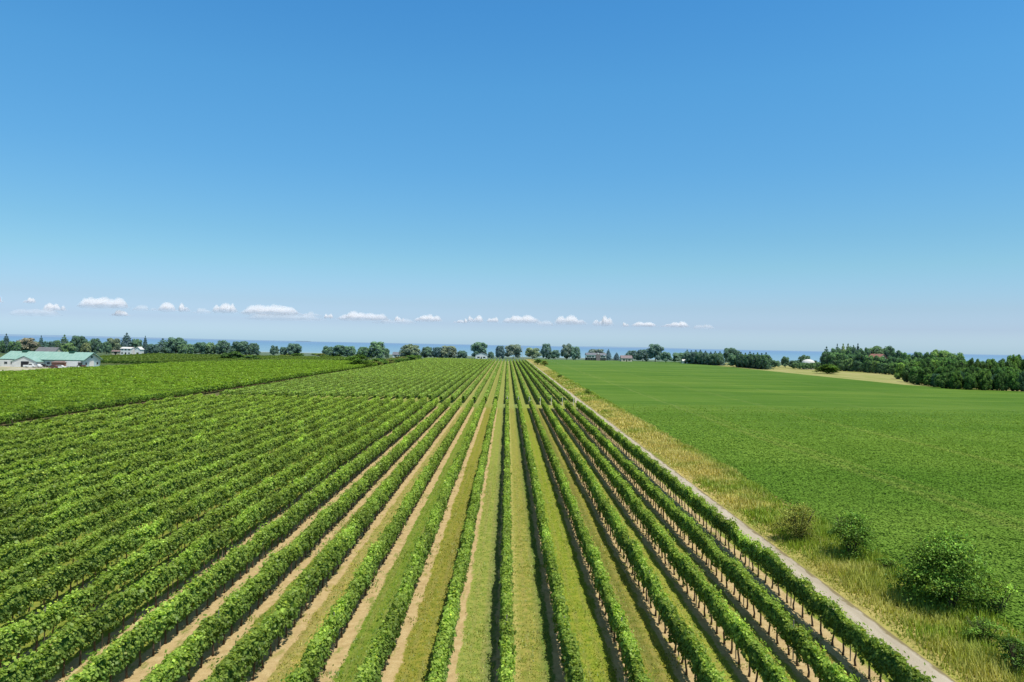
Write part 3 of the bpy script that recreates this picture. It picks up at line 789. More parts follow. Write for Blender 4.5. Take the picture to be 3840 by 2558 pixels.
# the rest of the wood: canopy trees filling behind the edge, then the edge trees themselves
def interp(pts, x):
    for (a, b), (c, d) in zip(pts, pts[1:]):
        if x <= c: return b + (d-b)*max(0, (x-a))/(c-a)
    return pts[-1][1]
lay = [
 ([(560, 650), (900, 640), (1250, 672)], [(500, 600), (800, 552), (1280, 480)], 70, ['green', 'dark', 'green', 'light'], 'second rank tree of the back wood, behind the straw strip'),  # (list of (crop x, top y)), (crop x, depth), step, kinds, label
 ([(560, 590), (900, 600), (1200, 640), (1500, 640), (1800, 640)], [(560, 560), (1300, 480), (1800, 430)], 82, ['dark', 'green', 'green', 'dark'], 'mid layer tree in the wood, half hidden by the trees at its edge'),
 ([(500, 668), (800, 660), (1250, 690)], [(480, 575), (800, 530), (1280, 455)], 62, ['green', 'light', 'dark', 'green'], 'bushy tree on the front edge of the back wood, above the straw strip'),
 ([(1250, 665), (1500, 650), (1800, 662)], [(1250, 400), (1800, 370)], 80, ['light', 'green', 'green', 'dark'], 'sunlit tree in the middle rank of the wood at the field corner'),
 ([(1700, 655), (2000, 660), (2150, 645), (2300, 618), (2400, 620)], [(1700, 350), (2400, 335)], 75, ['dark', 'dark', 'green'], 'dark tree in the rear rank of the wood at the right edge'),
 ([(1300, 720), (1500, 715), (1700, 730), (2000, 740), (2400, 735)], [(1300, 362), (1450, 332), (1700, 312), (2400, 300)], 78, ['dark', 'green', 'dark'], 'dark tree in the second rank of the wood beside the soybeans'),
 ([(1370, 790), (1600, 775), (1900, 780), (2400, 770)], [(1370, 340), (1450, 325), (1700, 300), (2400, 284)], 72, ['dark', 'dark', 'green', 'teal'], 'dark bushy tree on the front edge of the wood beside the soybeans'),
]
for tops, deps, step, kinds, label in lay:
    cx = tops[0][0]; i = 0
    while cx < tops[-1][0]:
        wpx = step*rt.uniform(1.25, 1.75)
        top = interp(tops, cx) + rt.uniform(-14, 14)
        Y = interp(deps, cx) + rt.uniform(-4, 6)
        tree_px(2880+(cx-wpx/2)/2.45, 2880+(cx+wpx/2)/2.45, 1080+top/2.45, 0, Y, kinds[i % len(kinds)], label, 'round', label.replace('tree', 'trees', 1), big=True)
        cx += step*rt.uniform(.75, 1.1); i += 1

# ------------------------------------------------------------------ bushes
GB = 'bushes on the dry grass verge'
def pad_bush(name, seed, n, leaf, pads):
    r = np.random.default_rng(seed); P, Nn, C = [], [], []
    pads = int(pads*1.9)
    for i in range(pads):
        a = r.uniform(0, 6.283); q = r.uniform(.12, 1)**.8
        rad = r.uniform(.15, 1.0)*np.sqrt(max(.05, 1-(q-.35)**2*1.9)); rad = min(rad, 1.0)
        c = np.array((rad*np.cos(a), rad*np.sin(a), q*1.8)); m = int(n/pads*r.uniform(.6, 1.4)); s = r.uniform(.15, .32)*(1.1-.30*q)
        u = r.normal(size=(m, 3))*np.array((s, s, s*.34))
        # pads reach outward and droop, with a few stray shoots
        out_ = np.array((np.cos(a), np.sin(a), 0)); k = (u*out_).sum(1, keepdims=True)
        q3 = u + c + np.array((0, 0, 1.0))*(-.35*k)
        st = r.random(m) < .07; q3[st] += (out_*.5+np.array((0, 0, .8)))*r.uniform(.1, .35, (st.sum(), 1))
        P.append(q3); nn = r.normal(size=(m, 3))*.55 + np.array((0, 0, .8)) + out_*.25; Nn.append(nn)
        C.append(np.full(m, r.uniform(.5, 1.35))*np.clip(.78+u[:, 2]/(s*.34)*.22, .3, 1.3)*np.exp(r.normal(size=m)*.25)*(.55+.5*np.clip(q3[:, 2]/1.9, 0, 1)))
    P = np.vstack(P); Nn = np.vstack(Nn); C = np.concatenate(C); P[:, 2] = np.clip(P[:, 2], .03, 2.3)
    col = C[:, None]*np.ones((1, 3)); yel = r.random(len(col)) < .12; col[yel] *= np.array((1.5, 1.25, .9))
    V, Fc, CC = leaves(P, Nn, leaf*np.exp(r.normal(size=len(P))*.3), col, .9, 0, r)
    return mesh_np(name, V, Fc, M['bush'], CC)
def bush(name, x, y, w, h, kind, label, seed, n=5200, leaf=0.09, group=None, lobes=18, twig=True, squash=.8):
    root = empty(name, (x, y, 0), random.Random(seed).uniform(0, 6.28)); tag(root, label, 'bush', group)
    me = pad_bush('foliage', 500+seed, n, leaf, lobes)
    me2 = me
    c = link('foliage', me2, root, (0, 0, 0.0), 0, (w/2, w/2, h/2))
    k = KC[kind]; c.color = (k[0]*3.3, k[1]*3.2, k[2]*2.3, 1)
    m = MB(); r = random.Random(seed)
    for i in range(16):
        a = r.uniform(0, 6.28); q = r.uniform(.3, 1)
        m.tube([(0.1*math.cos(a), .1*math.sin(a), -.05), (w*.2*q*math.cos(a), w*.2*q*math.sin(a), h*.4), (w*.42*q*math.cos(a), w*.42*q*math.sin(a), h*.85)], [.05, .03, .01], 5)
    m.build('stems', M['bark'], root)
    return root

def bpx(px, py): return ground_pt(px, py)
x, y = bpx(2560+1800/1.839, 1720+1075/1.839); bush('verge_bush', x+1.1, y+1.0, 4.4, 4.3, 'green', 'largest dark green bush on the verge with its shadow to the left', 1, 21000, .042, GB, 30)
x, y = bpx(2560+1190/1.839, 1720+705/1.839); bush('verge_bush', x+.1, y+.8, 3.2, 3.2, 'green', 'middle green bush on the verge, between the largest and the thin one', 2, 8500, .052, GB, 15)
x, y = bpx(2560+810/1.839, 1720+590/1.839); bush('verge_bush', x+.2, y+.8, 2.9, 2.9, 'olive', 'thin dull olive bush on the verge, farthest of the three tall ones', 3, 6500, .050, GB, 13)
x, y = bpx(2560+2230/1.839, 1720+1090/1.839); bush('verge_bush', x, y+.5, 2.4, 2.0, 'light', 'light green bush right of the largest one at the soybean edge', 4, 3600, .06, GB, 9)
x, y = bpx(2560+2120/1.839, 1720+1290/1.839); bush('verge_bush', x, y+.4, 2.0, 1.3, 'green', 'low green bush below the largest one, lower right', 5, 3000, .06, GB, 9)
x, y = bpx(2560+2330/1.839, 1720+1500/1.839); bush('verge_bush', x, y+.2, 1.8, 1.7, 'dark', 'very dark bush in the bottom right corner', 6, 3800, .07, GB, 10)
x, y = bpx(2560+1350/1.839, 1720+780/1.839); bush('verge_bush', x+.6, y, 1.5, .9, 'green', 'low weedy bush between the middle and the largest bush', 7, 1500, .1, GB, 10)
x, y = bpx(1920+700/2.45, 1080+985/2.45); bush('verge_bush', x, y, 2.6, 2.0, 'green', 'small dark bush halfway along the verge at the soybean edge', 8, 1500, .11, GB, 12)
x, y = bpx(1920+440/2.45, 1080+830/2.45); bush('verge_bush', x, y, 3.0, 1.8, 'green', 'low green bush on the far part of the verge', 9, 1200, .12, GB, 12)
x, y = bpx(1920+238/2.45, 1080+705/2.45); bush('verge_bush', x, y, 7.5, 5.0, 'dark', 'dark bush at the far end of the lane, left of a paler one', 10, 1500, .12, GB, 12)
x, y = bpx(1920+300/2.45, 1080+715/2.45); bush('verge_bush', x, y, 6.5, 3.8, 'olive', 'paler olive bush at the far end of the lane, right of the dark one', 11, 1500, .12, GB, 12)
x, y = bpx(2880+555/2.45, 1080+790/2.45); bush('field_bush', x, y, 13, 6, 'dark', 'dark bush standing out on the straw strip before the wood', 12, 6000, .11, None, 16)
x, y = bpx(960+965/2.45, 1080+735/2.45); bush('hedge_bush', x-1, y, 15, 8, 'dark', 'largest dark bush where the orchard meets the far vineyard', 13, 2600, .09, 'bushes of the hedge along the far vineyard', 16)
rb = random.Random(21)
hb = [clump_crown('hedge_foliage', 600+i, n=1500, leaf=.12, mat='bush', lobes=12) for i in range(3)]
def hedge_bush(x, y, w, h, kind, label, group, name='hedge_bush'):
    root = empty(name, (x, y, 0), rb.uniform(0, 6.28)); tag(root, label, 'bush', group)
    c = link('foliage', rb.choice(hb), root, (0, 0, -.1*h), 0, (w/2, w/2, h/2*1.1)); k = KC[kind]
    c.color = (k[0]*2.8, k[1]*2.8, k[2]*2.4, 1)
    m = MB(); m.tube([(0, 0, -.1), (0, 0, h*.5)], [.12, .06], 5); m.build('stems', M['bark'], root)
for i in range(20):
    y = 450 + i*11.5
    hedge_bush(-79-rb.uniform(0, 6), y+rb.uniform(-3, 3), rb.uniform(8, 13), rb.uniform(2.5, 4.6), rb.choice(['green', 'olive', 'green', 'dark']),
               'bush in the ragged hedge along the left side of the far vineyard', 'bushes of the hedge along the far vineyard')
for i in range(46):
    px = 960+rb.uniform(-60, 1080)/2.45; py = 1080+rb.uniform(614, 690)/2.45
    x, y = bpx(px, py)
    if x > -88 or y < 500 or (x < -110 and y < 615): continue
    hedge_bush(x, y, rb.uniform(8, 16), rb.uniform(1.6, 3.6), rb.choice(['green', 'olive', 'light', 'green']),
               'low bush scattered over the rough land between orchard and lake', 'bushes on the rough land before the lake', 'field_bush')
for (cx, cy, w, h, lab) in [(2140, 672, 16, 7.0, 'dark round bush alone in the distant left vineyard'), (2310, 675, 15, 4.5, 'lower dark bush right of the round one in the distant vineyard')]:
    x, y = bpx(cx/2.45, 1080+cy/2.45); hedge_bush(x, y, w, h, 'dark', lab, None, 'field_bush')

# ------------------------------------------------------------------ clouds
def cloud_mat(k=1.0):
    m, nt, out = new_mat('cloud_vapour')
    tcn = N(nt, 'ShaderNodeTexCoord'); sp = N(nt, 'ShaderNodeSeparateXYZ')
    nt.links.new(tcn.outputs['Generated'], sp.inputs[0])
    n = noise(nt, tcn.outputs['Generated'], 5.0, 4)
    a = math_(nt, 'ADD', sp.outputs['Z'], math_(nt, 'MULTIPLY', math_(nt, 'SUBTRACT', n, .5), .6))
    ex = math_(nt, 'MULTIPLY', smooth_(nt, sp.outputs['X'], 0.0, .18), smooth_(nt, sp.outputs['X'], .82, 1.0, 1.0, 0.0))
    al = math_(nt, 'MULTIPLY', smooth_(nt, a, 0.0, 0.7, 0.01, 0.17*k), math_(nt, 'ADD', math_(nt, 'MULTIPLY', ex, .75), .25))
    col = mixc(nt, smooth_(nt, a, .1, .7), (0.60, 0.62, 0.70), (0.84, 0.83, 0.84))
    d = N(nt, 'ShaderNodeBsdfDiffuse'); nt.links.new(col, d.inputs['Color'])
    # light scattered inside the cloud evens the shading out: shade with an upward normal
    cx = N(nt, 'ShaderNodeCombineXYZ'); cx.inputs[0].default_value = .1; cx.inputs[1].default_value = -.45; cx.inputs[2].default_value = .88
    nt.links.new(cx.outputs[0], d.inputs['Normal'])
    e = N(nt, 'ShaderNodeEmission'); e.inputs['Strength'].default_value = 0.25; nt.links.new(col, e.inputs['Color'])  # weak self-glow added in place of light scattered through the cloud
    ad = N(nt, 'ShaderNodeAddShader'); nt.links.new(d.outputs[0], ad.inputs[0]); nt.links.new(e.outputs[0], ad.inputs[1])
    tr = N(nt, 'ShaderNodeBsdfTransparent'); mx = N(nt, 'ShaderNodeMixShader')
    nt.links.new(al, mx.inputs[0]); nt.links.new(tr.outputs[0], mx.inputs[1]); nt.links.new(ad.outputs[0], mx.inputs[2])
    nt.links.new(mx.outputs[0], out.inputs[0]); return m
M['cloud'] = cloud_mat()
def cloud(x0, x1, yt, yb, label, seed):
    """span and height given as in the photo (overview pixels), placed 20 km out"""
    r = random.Random(seed); k = 3840/2354; Y = 20000
    X0, _ = at_depth(x0*k, yb*k, Y); X1, zb = at_depth(x1*k, (yb)*k, Y); _, zt = at_depth((x0+x1)/2*k, yt*k, Y)
    _, zb = at_depth((x0+x1)/2*k, yb*k, Y)
    W = X1-X0; Hh = (zt-zb)*1.3
    # one lumpy closed surface: flat base, billowing top made from overlapping humps; an inner and an outer skin
    humps = [(r.uniform(.12, .88), r.uniform(.07, .26), r.uniform(.22, .95)) for _ in range(max(6, int(W/110)))]
    na, nb = 72, 12; V = []; Fc = []
    for sc in (1.0, .92, .83, .73, .62):
        b = len(V)
        for i in range(na+1):
            u = 0.5 + (i/na-0.5)*(.88+.12*sc)
            prof = 0.10
            for c, w, h in humps: prof = max(prof, h*max(0, 1-((u-c)/w)**2)**.5)
            prof *= min(1, (u*(1-u)*4)**.6*1.15)*sc*r.uniform(.9, 1.08)
            for j in range(nb):
                t = 2*math.pi*j/nb; cz = math.sin(t); cy = math.cos(t)
                z = prof*Hh*(cz if cz > 0 else cz*.22)
                V.append((W*(u-.5), cy*prof*W*.16, z*(.75+.25*sc) + Hh*.15))
        for i in range(na):
            for j in range(nb):
                Fc.append((b+i*nb+j, b+i*nb+(j+1) % nb, b+(i+1)*nb+(j+1) % nb, b+(i+1)*nb+j))
    me = bpy.data.meshes.new('cloud'); me.from_pydata(V, [], Fc); me.materials.append(M['cloud'])
    for p in me.polygons: p.use_smooth = True
    o = link('cloud', me, None, ((X0+X1)/2, Y, zb)); o.visible_shadow = True
    tag(o, label, 'cloud', 'small white clouds low over the lake')
CL = [(-6, 17, 686, 697, 'sliver of white cloud cut by the left edge'), (54, 88, 686, 699, 'small white puff near the left edge'),
 (100, 162, 699, 717, 'faint pale cloud left of the first large one'), (176, 312, 690, 711, 'large white cloud, leftmost big one above the barn side trees'),
 (250, 312, 716, 728, 'very faint wisp under the leftmost large cloud'),
 (362, 446, 698, 719, 'compact white cloud between the two large left ones'), (486, 552, 703, 721, 'white cloud joined to the left end of the long one'),
 (548, 708, 708, 727, 'longest white cloud with a bright raised middle'), (742, 770, 724, 733, 'tiny puff left of the lumpy middle cloud'),
 (768, 905, 722, 739, 'lumpy long cloud left of the middle'), (905, 932, 730, 740, 'tiny faint puff after the lumpy long cloud'),
 (948, 1020, 728, 741, 'pair of little bumps forming one cloud left of centre'), (1040, 1078, 734, 744, 'faint small cloud just left of centre'),
 (1072, 1116, 728, 743, 'bright dome-shaped small cloud near the centre'), (1118, 1148, 730, 743, 'tiny bright cloud right of the dome-shaped one'),
 (1150, 1246, 728, 745, 'white cloud above the converging rows with a bright left half'), (1272, 1352, 731, 748, 'flat pale cloud right of the converging rows'),
 (1360, 1412, 732, 751, 'bright peaked little cloud above the lake house'), (1426, 1448, 743, 752, 'tiny faint puff right of the peaked cloud'),
 (1450, 1516, 743, 752, 'thin faint cloud left of the last one'), (1512, 1588, 741, 754, 'last white cloud to the right in the row')]
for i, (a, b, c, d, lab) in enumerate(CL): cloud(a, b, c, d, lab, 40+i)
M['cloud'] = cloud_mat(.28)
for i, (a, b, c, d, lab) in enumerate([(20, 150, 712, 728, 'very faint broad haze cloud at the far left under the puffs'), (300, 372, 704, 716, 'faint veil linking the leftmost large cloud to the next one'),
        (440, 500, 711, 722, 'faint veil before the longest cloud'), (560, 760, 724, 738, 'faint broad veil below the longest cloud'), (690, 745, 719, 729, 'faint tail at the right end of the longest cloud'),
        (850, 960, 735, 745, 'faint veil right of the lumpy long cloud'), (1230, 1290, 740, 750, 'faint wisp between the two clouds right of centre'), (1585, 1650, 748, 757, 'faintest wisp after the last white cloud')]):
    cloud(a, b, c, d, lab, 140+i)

# ------------------------------------------------------------------ buildings
def gable(m, x0, x1, y0, y1, ze, zr, axis='x', over=0.5, th=0.22):
    """roof only, ridge along axis"""
    if axis == 'x':
        ym = (y0+y1)/2; s = (zr-ze)/(ym-y0)
        m.prism([(y0-over, ze-over*s), (ym, zr), (y1+over, ze-over*s), (y1+over, ze-over*s+th), (ym, zr+th), (y0-over, ze-over*s+th)], 'x', x0-over, x1+over)
    else:
        xm = (x0+x1)/2; s = (zr-ze)/(xm-x0)
        m.prism([(x0-over, ze-over*s), (xm, zr), (x1+over, ze-over*s), (x1+over, ze-over*s+th), (xm, zr+th), (x0-over, ze-over*s+th)], 'y', y0-over, y1+over)
def gwall(m, x0, x1, y0, y1, ze, zr, axis='x'):
    if axis == 'x': m.prism([(y0, 0), (y1, 0), (y1, ze), ((y0+y1)/2, zr), (y0, ze)], 'x', x0, x1)
    else: m.prism([(x0, 0), (x1, 0), (x1, ze), ((x0+x1)/2, zr), (x0, ze)], 'y', y0, y1)
def window(parent, x, y, z, w, h, axis='y', mat='glass', frame='wall_white', s=-1):
    m = MB(); f = MB()
    if axis == 'y':
        m.box(x-w/2, x+w/2, y-.03, y+.03, z, z+h); f.box(x-w/2-.12, x+w/2+.12, y+.035, y+.10, z-.12, z+h+.12)
        o = m.build('window', M[mat], parent)
    else:
        m.box(x-.03, x+.03, y-w/2, y+w/2, z, z+h); f.box(x-.10, x-.035, y-w/2-.12, y+w/2+.12, z-.12, z+h+.12)
        o = m.build('window', M[mat], parent)
    f.build('frame', M[frame], o)
    return o
# main barn: right gable end faces right; front wall toward the camera
bx1, by0 = ground_pt(316, 1378.5)
bx0, _ = at_depth(12, 1378, by0)
print('barn', bx0, bx1, by0)
D = 15.0
barn = empty('barn', (bx1, by0, 0)); tag(barn, 'long pale barn with a sea green metal roof and white cross gable', 'barn')
W = bx1-bx0
m = MB(); gwall(m, -W, 0, 0, D, 3.5, 6.6); m.build('wall', M['wall_bluegrey'], barn)
m = MB(); gable(m, -W, 0.3, 0, D, 3.55, 6.8, over=.6); m.build('roof', M['roof_green'], barn)
m = MB(); m.box(-W-.5, .7, -.78, -.62, 3.0, 3.22); m.build('gutter', M['trim_dark'], barn)
rs = MB()
for i in range(int(W/1.5)):
    xx = -W + .3 + i*1.5
    rs.prism([(-.55, 3.56), (D/2, 7.03), (D/2, 7.09), (-.55, 3.62)], 'x', xx, xx+.07)
rs.build('roof_seams', M['roof_green'], barn)
s = 3.25/(D/2)
m = MB(); m.prism([(-.6, 3.0), (D/2, 6.35), (D+.6, 3.0), (D+.6, 3.26), (D/2, 6.72), (-.6, 3.26)], 'x', .93, 1.0); m.build('gable_trim', M['trim_dark'], barn)
for fx in (-W*.82, -W*.235):
    m = MB(); m.box(fx-1.1, fx+1.1, D/2-1.6, D/2+1.0, 5.9, 7.5); v = m.build('roof_vent', M['trim_dark'], barn)
m = MB(); m.box(.01, .06, 5.5, 9.2, 0.05, 3.0); m.build('door', M['wall_white'], barn)
m = MB(); m.box(.01, .06, 6.6, 8.3, 4.3, 5.3); m.build('loft_hatch', M['trim_dark'], barn)
window(barn, .05, 2.8, 1.2, 1.2, 1.1, 'x'); window(barn, .05, 12.2, 1.2, 1.2, 1.1, 'x')
for fx in (-W*.12, -W*.32, -W*.42): window(barn, fx, -.06, 1.3, 1.5, 1.0)
m = MB(); m.box(-W*.20-1.6, -W*.20+1.6, -.08, -.02, 0.05, 2.8); m.build('door', M['dark'], barn)
# white cross gable in front of the left half
gx0, _ = at_depth(60, 1378, by0-4); gx1, _ = at_depth(151, 1378, by0-4); gx0 -= bx1; gx1 -= bx1
m = MB(); gwall(m, gx0, gx1, -5.5, -.05, 2.4, 4.7, 'y'); m.build('cross_gable_wall', M['wall_white'], barn)
m = MB(); gable(m, gx0, gx1, -5.4, 4.5, 2.5, 4.95, 'y', over=.4); m.build('cross_gable_roof', M['roof_green'], barn)
m = MB(); m.box((gx0+gx1)/2-1.4, (gx0+gx1)/2+2.2, -5.56, -5.51, .05, 2.6); m.build('door', M['dark'], barn)
m = MB(); m.box(-W+.5, gx0-.2, -2.6, -.1, 0, 2.9); m.build('lean_to', M['wall_white'], barn)
window(barn, -W+4, -2.66, 1.2, 1.4, 1.0); window(barn, -W+2*1.0+5, -2.66, 1.2, 1.4, 1.0)

def px_at(px, Y): return at_depth(px, 1378, Y)[0]
# red shed
rx0, rx1 = px_at(200, by0-9), px_at(250, by0-9)
sh = empty('shed', ((rx0+rx1)/2, by0-9, 0)); tag(sh, 'faded red brown open shed in front of the green barn roof', 'shed')
w = (rx1-rx0)/2
m = MB(); m.box(-w, w, 0, 3.5, 0, 2.5); m.build('wall', M['red_brown'], sh)
m = MB(); m.prism([(-.4, 2.45), (3.9, 2.95), (3.9, 3.1), (-.4, 2.6)], 'x', -w-.3, w+.3); m.build('roof', M['roof_brown'], sh)
m = MB(); m.box(-w+.2, -w*.25, -.06, -.01, .05, 1.3); m.build('opening', M['dark'], sh)

# vehicles
def wheel(parent, x, y, r, w=.22):
    t = MB(); n = 14
    t.tube([(x, y-w/2, r), (x, y+w/2, r)], r, n); o = t.build('wheel', M['rubber'], parent)
    h = MB(); h.tube([(x, y-w/2-.02, r), (x, y+w/2+.02, r)], r*.55, 10); h.build('rim', M['wall_white'], o)
def trailer(x, y, L, hgt, label, name='box_trailer'):
    t = empty(name, (x, y, 0)); tag(t, label, 'trailer')
    m = MB(); m.box(-L/2, L/2, -1.2, 1.2, .75, hgt); m.build('body', M['paint_white'], t)
    m = MB(); m.box(-L/2+.1, L/2-.1, -1.05, 1.05, .5, .745); m.build('chassis', M['dark'], t)
    for wx in (-L*.30, -L*.18, L*.32):
        for wy in (-1.05, 1.05): wheel(t, wx, wy, .48)
    m = MB(); m.box(L/2+.005, L/2+.04, -1.1, 1.1, .85, hgt-.1); m.build('rear_door', M['wall_white'], t)
def car(x, y, rz, paint, label, pickup=False):
    t = empty('parked_car', (x, y, 0), rz); tag(t, label, 'car', 'vehicles parked by the barn')
    m = MB()
    prof = [(-2.2, .35), (2.2, .35), (2.25, .8), (1.9, .95), (1.2, 1.0), (.6, 1.48), (-1.0, 1.5), (-1.7, 1.05), (-2.2, .95)] if not pickup else \
           [(-2.5, .4), (2.4, .4), (2.45, .95), (1.4, 1.1), (.9, 1.75), (-.4, 1.78), (-.6, 1.15), (-2.5, 1.15)]
    m.prism(prof, 'y', -.85, .85); m.build('body', M[paint], t)
    g = MB()
    if pickup: g.prism([(1.22, 1.13), (.86, 1.66), (-.3, 1.68), (-.42, 1.16)], 'y', -.87, .87)
    else: g.prism([(1.08, 1.03), (.56, 1.42), (-.95, 1.42), (-1.5, 1.06)], 'y', -.87, .87)
    g.build('side_windows', M['glass'], t)
    for wx in (-1.35, 1.4):
        for wy in (-.78, .78): wheel(t, wx, wy, .34)
    for wy in (-.6, .6):
        h = MB(); h.box(2.2, 2.27, wy-.15, wy+.15, .66, .82); h.build('headlight', M['paint_white'], t)
trailer((px_at(257, by0-7)+px_at(303, by0-7))/2, by0-7, (px_at(303, by0-7)-px_at(257, by0-7)), 3.1, 'white box trailer parked between the red shed and the barn gable')
car(px_at(234, by0-14), by0-14, .1, 'paint_white', 'white car parked in front of the red brown shed')
car(px_at(120, by0-10), by0-10, .3, 'paint_white', 'white pickup parked before the white cross gable', True)
car(px_at(146, by0-8), by0-8, 2.9, 'paint_white', 'white car just right of the pickup by the cross gable')
car(px_at(168, by0-6), by0-6, -.2, 'dark', 'dark car parked right of the white cross gable')
car(px_at(208, by0-14.5), by0-14.5, 3.0, 'paint_red', 'dull red car left of the white car by the shed')
# tractor
tx = px_at(320, by0-6); t = empty('tractor', (tx, by0-8, 0), .2); tag(t, 'small dark farm tractor standing at the corner of the barn gable', 'tractor')
m = MB(); m.box(-.4, 1.9, -.4, .4, .8, 1.5); m.build('body', M['paint_red'], t)
m = MB(); m.box(-1.1, .3, -.6, .6, 1.2, 2.5); m.build('cab', M['glass'], t)
m = MB(); m.box(-1.2, .4, -.7, .7, 2.52, 2.65); m.build('cab_roof', M['dark'], t)
for wy in (-.8, .8): wheel(t, -.7, wy, .8, .4); wheel(t, 1.5, wy, .5, .3)

def house(name, x, y, w, d, ze, zr, wall, roof, label, rz=0, axis='x', wins=2, cat='house', chimney=False):
    h = empty(name, (x, y, 0), rz); tag(h, label, cat)
    m = MB(); gwall(m, -w/2, w/2, 0, d, ze, zr, axis); m.build('wall', M[wall], h)
    m = MB(); gable(m, -w/2, w/2, 0, d, ze+.05, zr+.15, axis, over=.4); r = m.build('roof', M[roof], h)
    if chimney:
        m = MB(); m.box(w*.2-.5, w*.2+.5, d/2-.5, d/2+.5, zr-.8, zr+1.4); m.build('chimney', M['red_brown'], r)
    for i in range(wins):
        fx = -w/2 + w*(i+.5)/wins
        if ze > 5: window(h, fx, -.06, 3.9, w/wins*.4, 1.2)
        window(h, fx, -.06, 1.0, w/wins*.4, 1.2)
    m = MB(); m.box(-.5, .5, -.09, -.03, .02, 2.1); m.build('door', M['dark'], h)
    return h
# white farmhouse among the left trees (crop 1)
Y = 612; X0 = at_depth(1120/2.45, 1300, Y)[0]; X1 = at_depth(1215/2.45, 1300, Y)[0]
_, zt = at_depth(1170/2.45, 1080+535/2.45, Y); print('farmhouse', X0, X1, zt)
house('farmhouse', (X0+X1)/2, Y, X1-X0, 8, 5.2, 6.2, 'paint_white', 'wall_white', 'white farmhouse with a pale roof among the left trees', wins=3)
X0 = at_depth(1235/2.45, 1300, Y)[0]; X1 = at_depth(1285/2.45, 1300, Y)[0]
house('cottage', (X0+X1)/2, Y+3, X1-X0, 6, 4.8, 6.6, 'paint_white', 'wall_white', 'small white gabled house right of the white farmhouse', axis='y', wins=1)
X0 = at_depth(1030/2.45, 1300, Y)[0]
house('shed', X0+1.5, Y+5, 6.5, 4, 2.6, 3.4, 'wall_beige', 'roof_brown', 'tiny beige shed left of the white farmhouse', wins=1, cat='shed')
# low dark roof behind barn (crop F 800-1140)
X0 = at_depth(140, 1300, 520)[0]; X1 = at_depth(212, 1300, 520)[0]
house('house', (X0+X1)/2, 520, (X1-X0), 9, 3.2, 6.2, 'wall_beige', 'roof_grey', 'house with a long grey roof half hidden behind the barn', wins=3)
# white cottage at crop2 2050-2095
X, Z = at_depth(960+2072/2.45, 1080+597/2.45, 735)
house('cottage', X, 735, 11.5, 8, 4.2, Z, 'paint_white', 'roof_grey', 'small white cottage under the tall tree above the rows', axis='y', wins=2)
X, Z = at_depth(960+1310/2.45, 1080+592/2.45, 720)
house('cottage', X, 720, 11, 7, 2.8, Z, 'paint_white', 'roof_grey', 'tiny pale building left of the broad olive tree before the lake', wins=2)
# white house by the lake (crop3 680-870, 590-660)
Y = 770; X0 = at_depth(1920+684/2.45, 1300, Y)[0]; X1 = at_depth(1920+868/2.45, 1300, Y)[0]
hh = empty('lake_house', ((X0+X1)/2, Y, 0)); tag(hh, 'white two storey house with a grey roof before the lake', 'house')
w = (X1-X0)
zt = at_depth(1920+790/2.45, 1080+590/2.45, Y)[1]; ze = at_depth(1920+720/2.45, 1080+617/2.45, Y)[1]; zl = at_depth(1920+720/2.45, 1080+640/2.45, Y)[1]
print('lakehouse', w, zt, ze, zl)
m = MB(); m.box(-w/2, w/2, 0, 9, 0, zl); m.build('lower_wall', M['dark'], hh)
m = MB(); m.box(-w/2, -w*.02, -.3, 9, zl+.02, ze); m.box(w*.2, w/2, -.3, 8, zl+.02, ze-.6); m.build('upper_wall', M['paint_white'], hh)
m = MB(); m.prism([(-.8, ze), (4.5, ze+2.2), (9.8, ze), (9.8, ze+.2), (4.5, ze+2.4), (-.8, ze+.2)], 'x', -w/2-.4, w/2+.4); r = m.build('roof', M['roof_grey'], hh)
m = MB(); gwall(m, 0.0, w*.2, -1.2, 6, ze+.3, zt, 'y'); m.build('centre_gable', M['roof_brown'], hh)
for fx in (-w*.42, -w*.3, -w*.16, .28*w, .4*w): window(hh, fx, -.36, zl+.5, 2.2, 1.2)
for fx in (-w*.35, -w*.1, w*.32): window(hh, fx, -.06, .8, 3.4, 1.4)
m = MB(); m.box(w*.06, w*.13, -1.27, -1.21, ze+1.0, ze+2.4); m.build('window', M['paint_white'], hh)
# low shed with brown roof (crop3 1000-1110)
Y = 745; X0 = at_depth(1920+1008/2.45, 1300, Y)[0]; X1 = at_depth(1920+1108/2.45, 1300, Y)[0]; zt = at_depth(1920+1060/2.45, 1080+622/2.45, Y)[1]
print('shed', X0, X1, zt)
house('barn', (X0+X1)/2, Y, X1-X0, 9, zt*.55, zt-.2, 'wall_beige', 'roof_brown', 'low beige outbuilding with a brown roof at the soybean field end', wins=2, cat='outbuilding')
X, _ = at_depth(1920+1520/2.45, 1300, 735); Z = at_depth(1920+1520/2.45, 1080+666/2.45, 735)[1]
house('shed', X, 700, 5, 4, 2.4, 3.6, 'paint_white', 'wall_white', 'tiny white hut at the left tip of the straw strip', wins=1, cat='shed')
# red roofed house in the wood
Y = 560; X, Z = at_depth(2880+1070/2.45, 1080+612/2.45, Y); print('redroof', X, Z)
house('house', X, Y, 13, 10, Z-4.5, Z, 'wall_beige', 'roof_red', 'red roofed house almost hidden inside the wood', axis='y', wins=2, rz=.5)
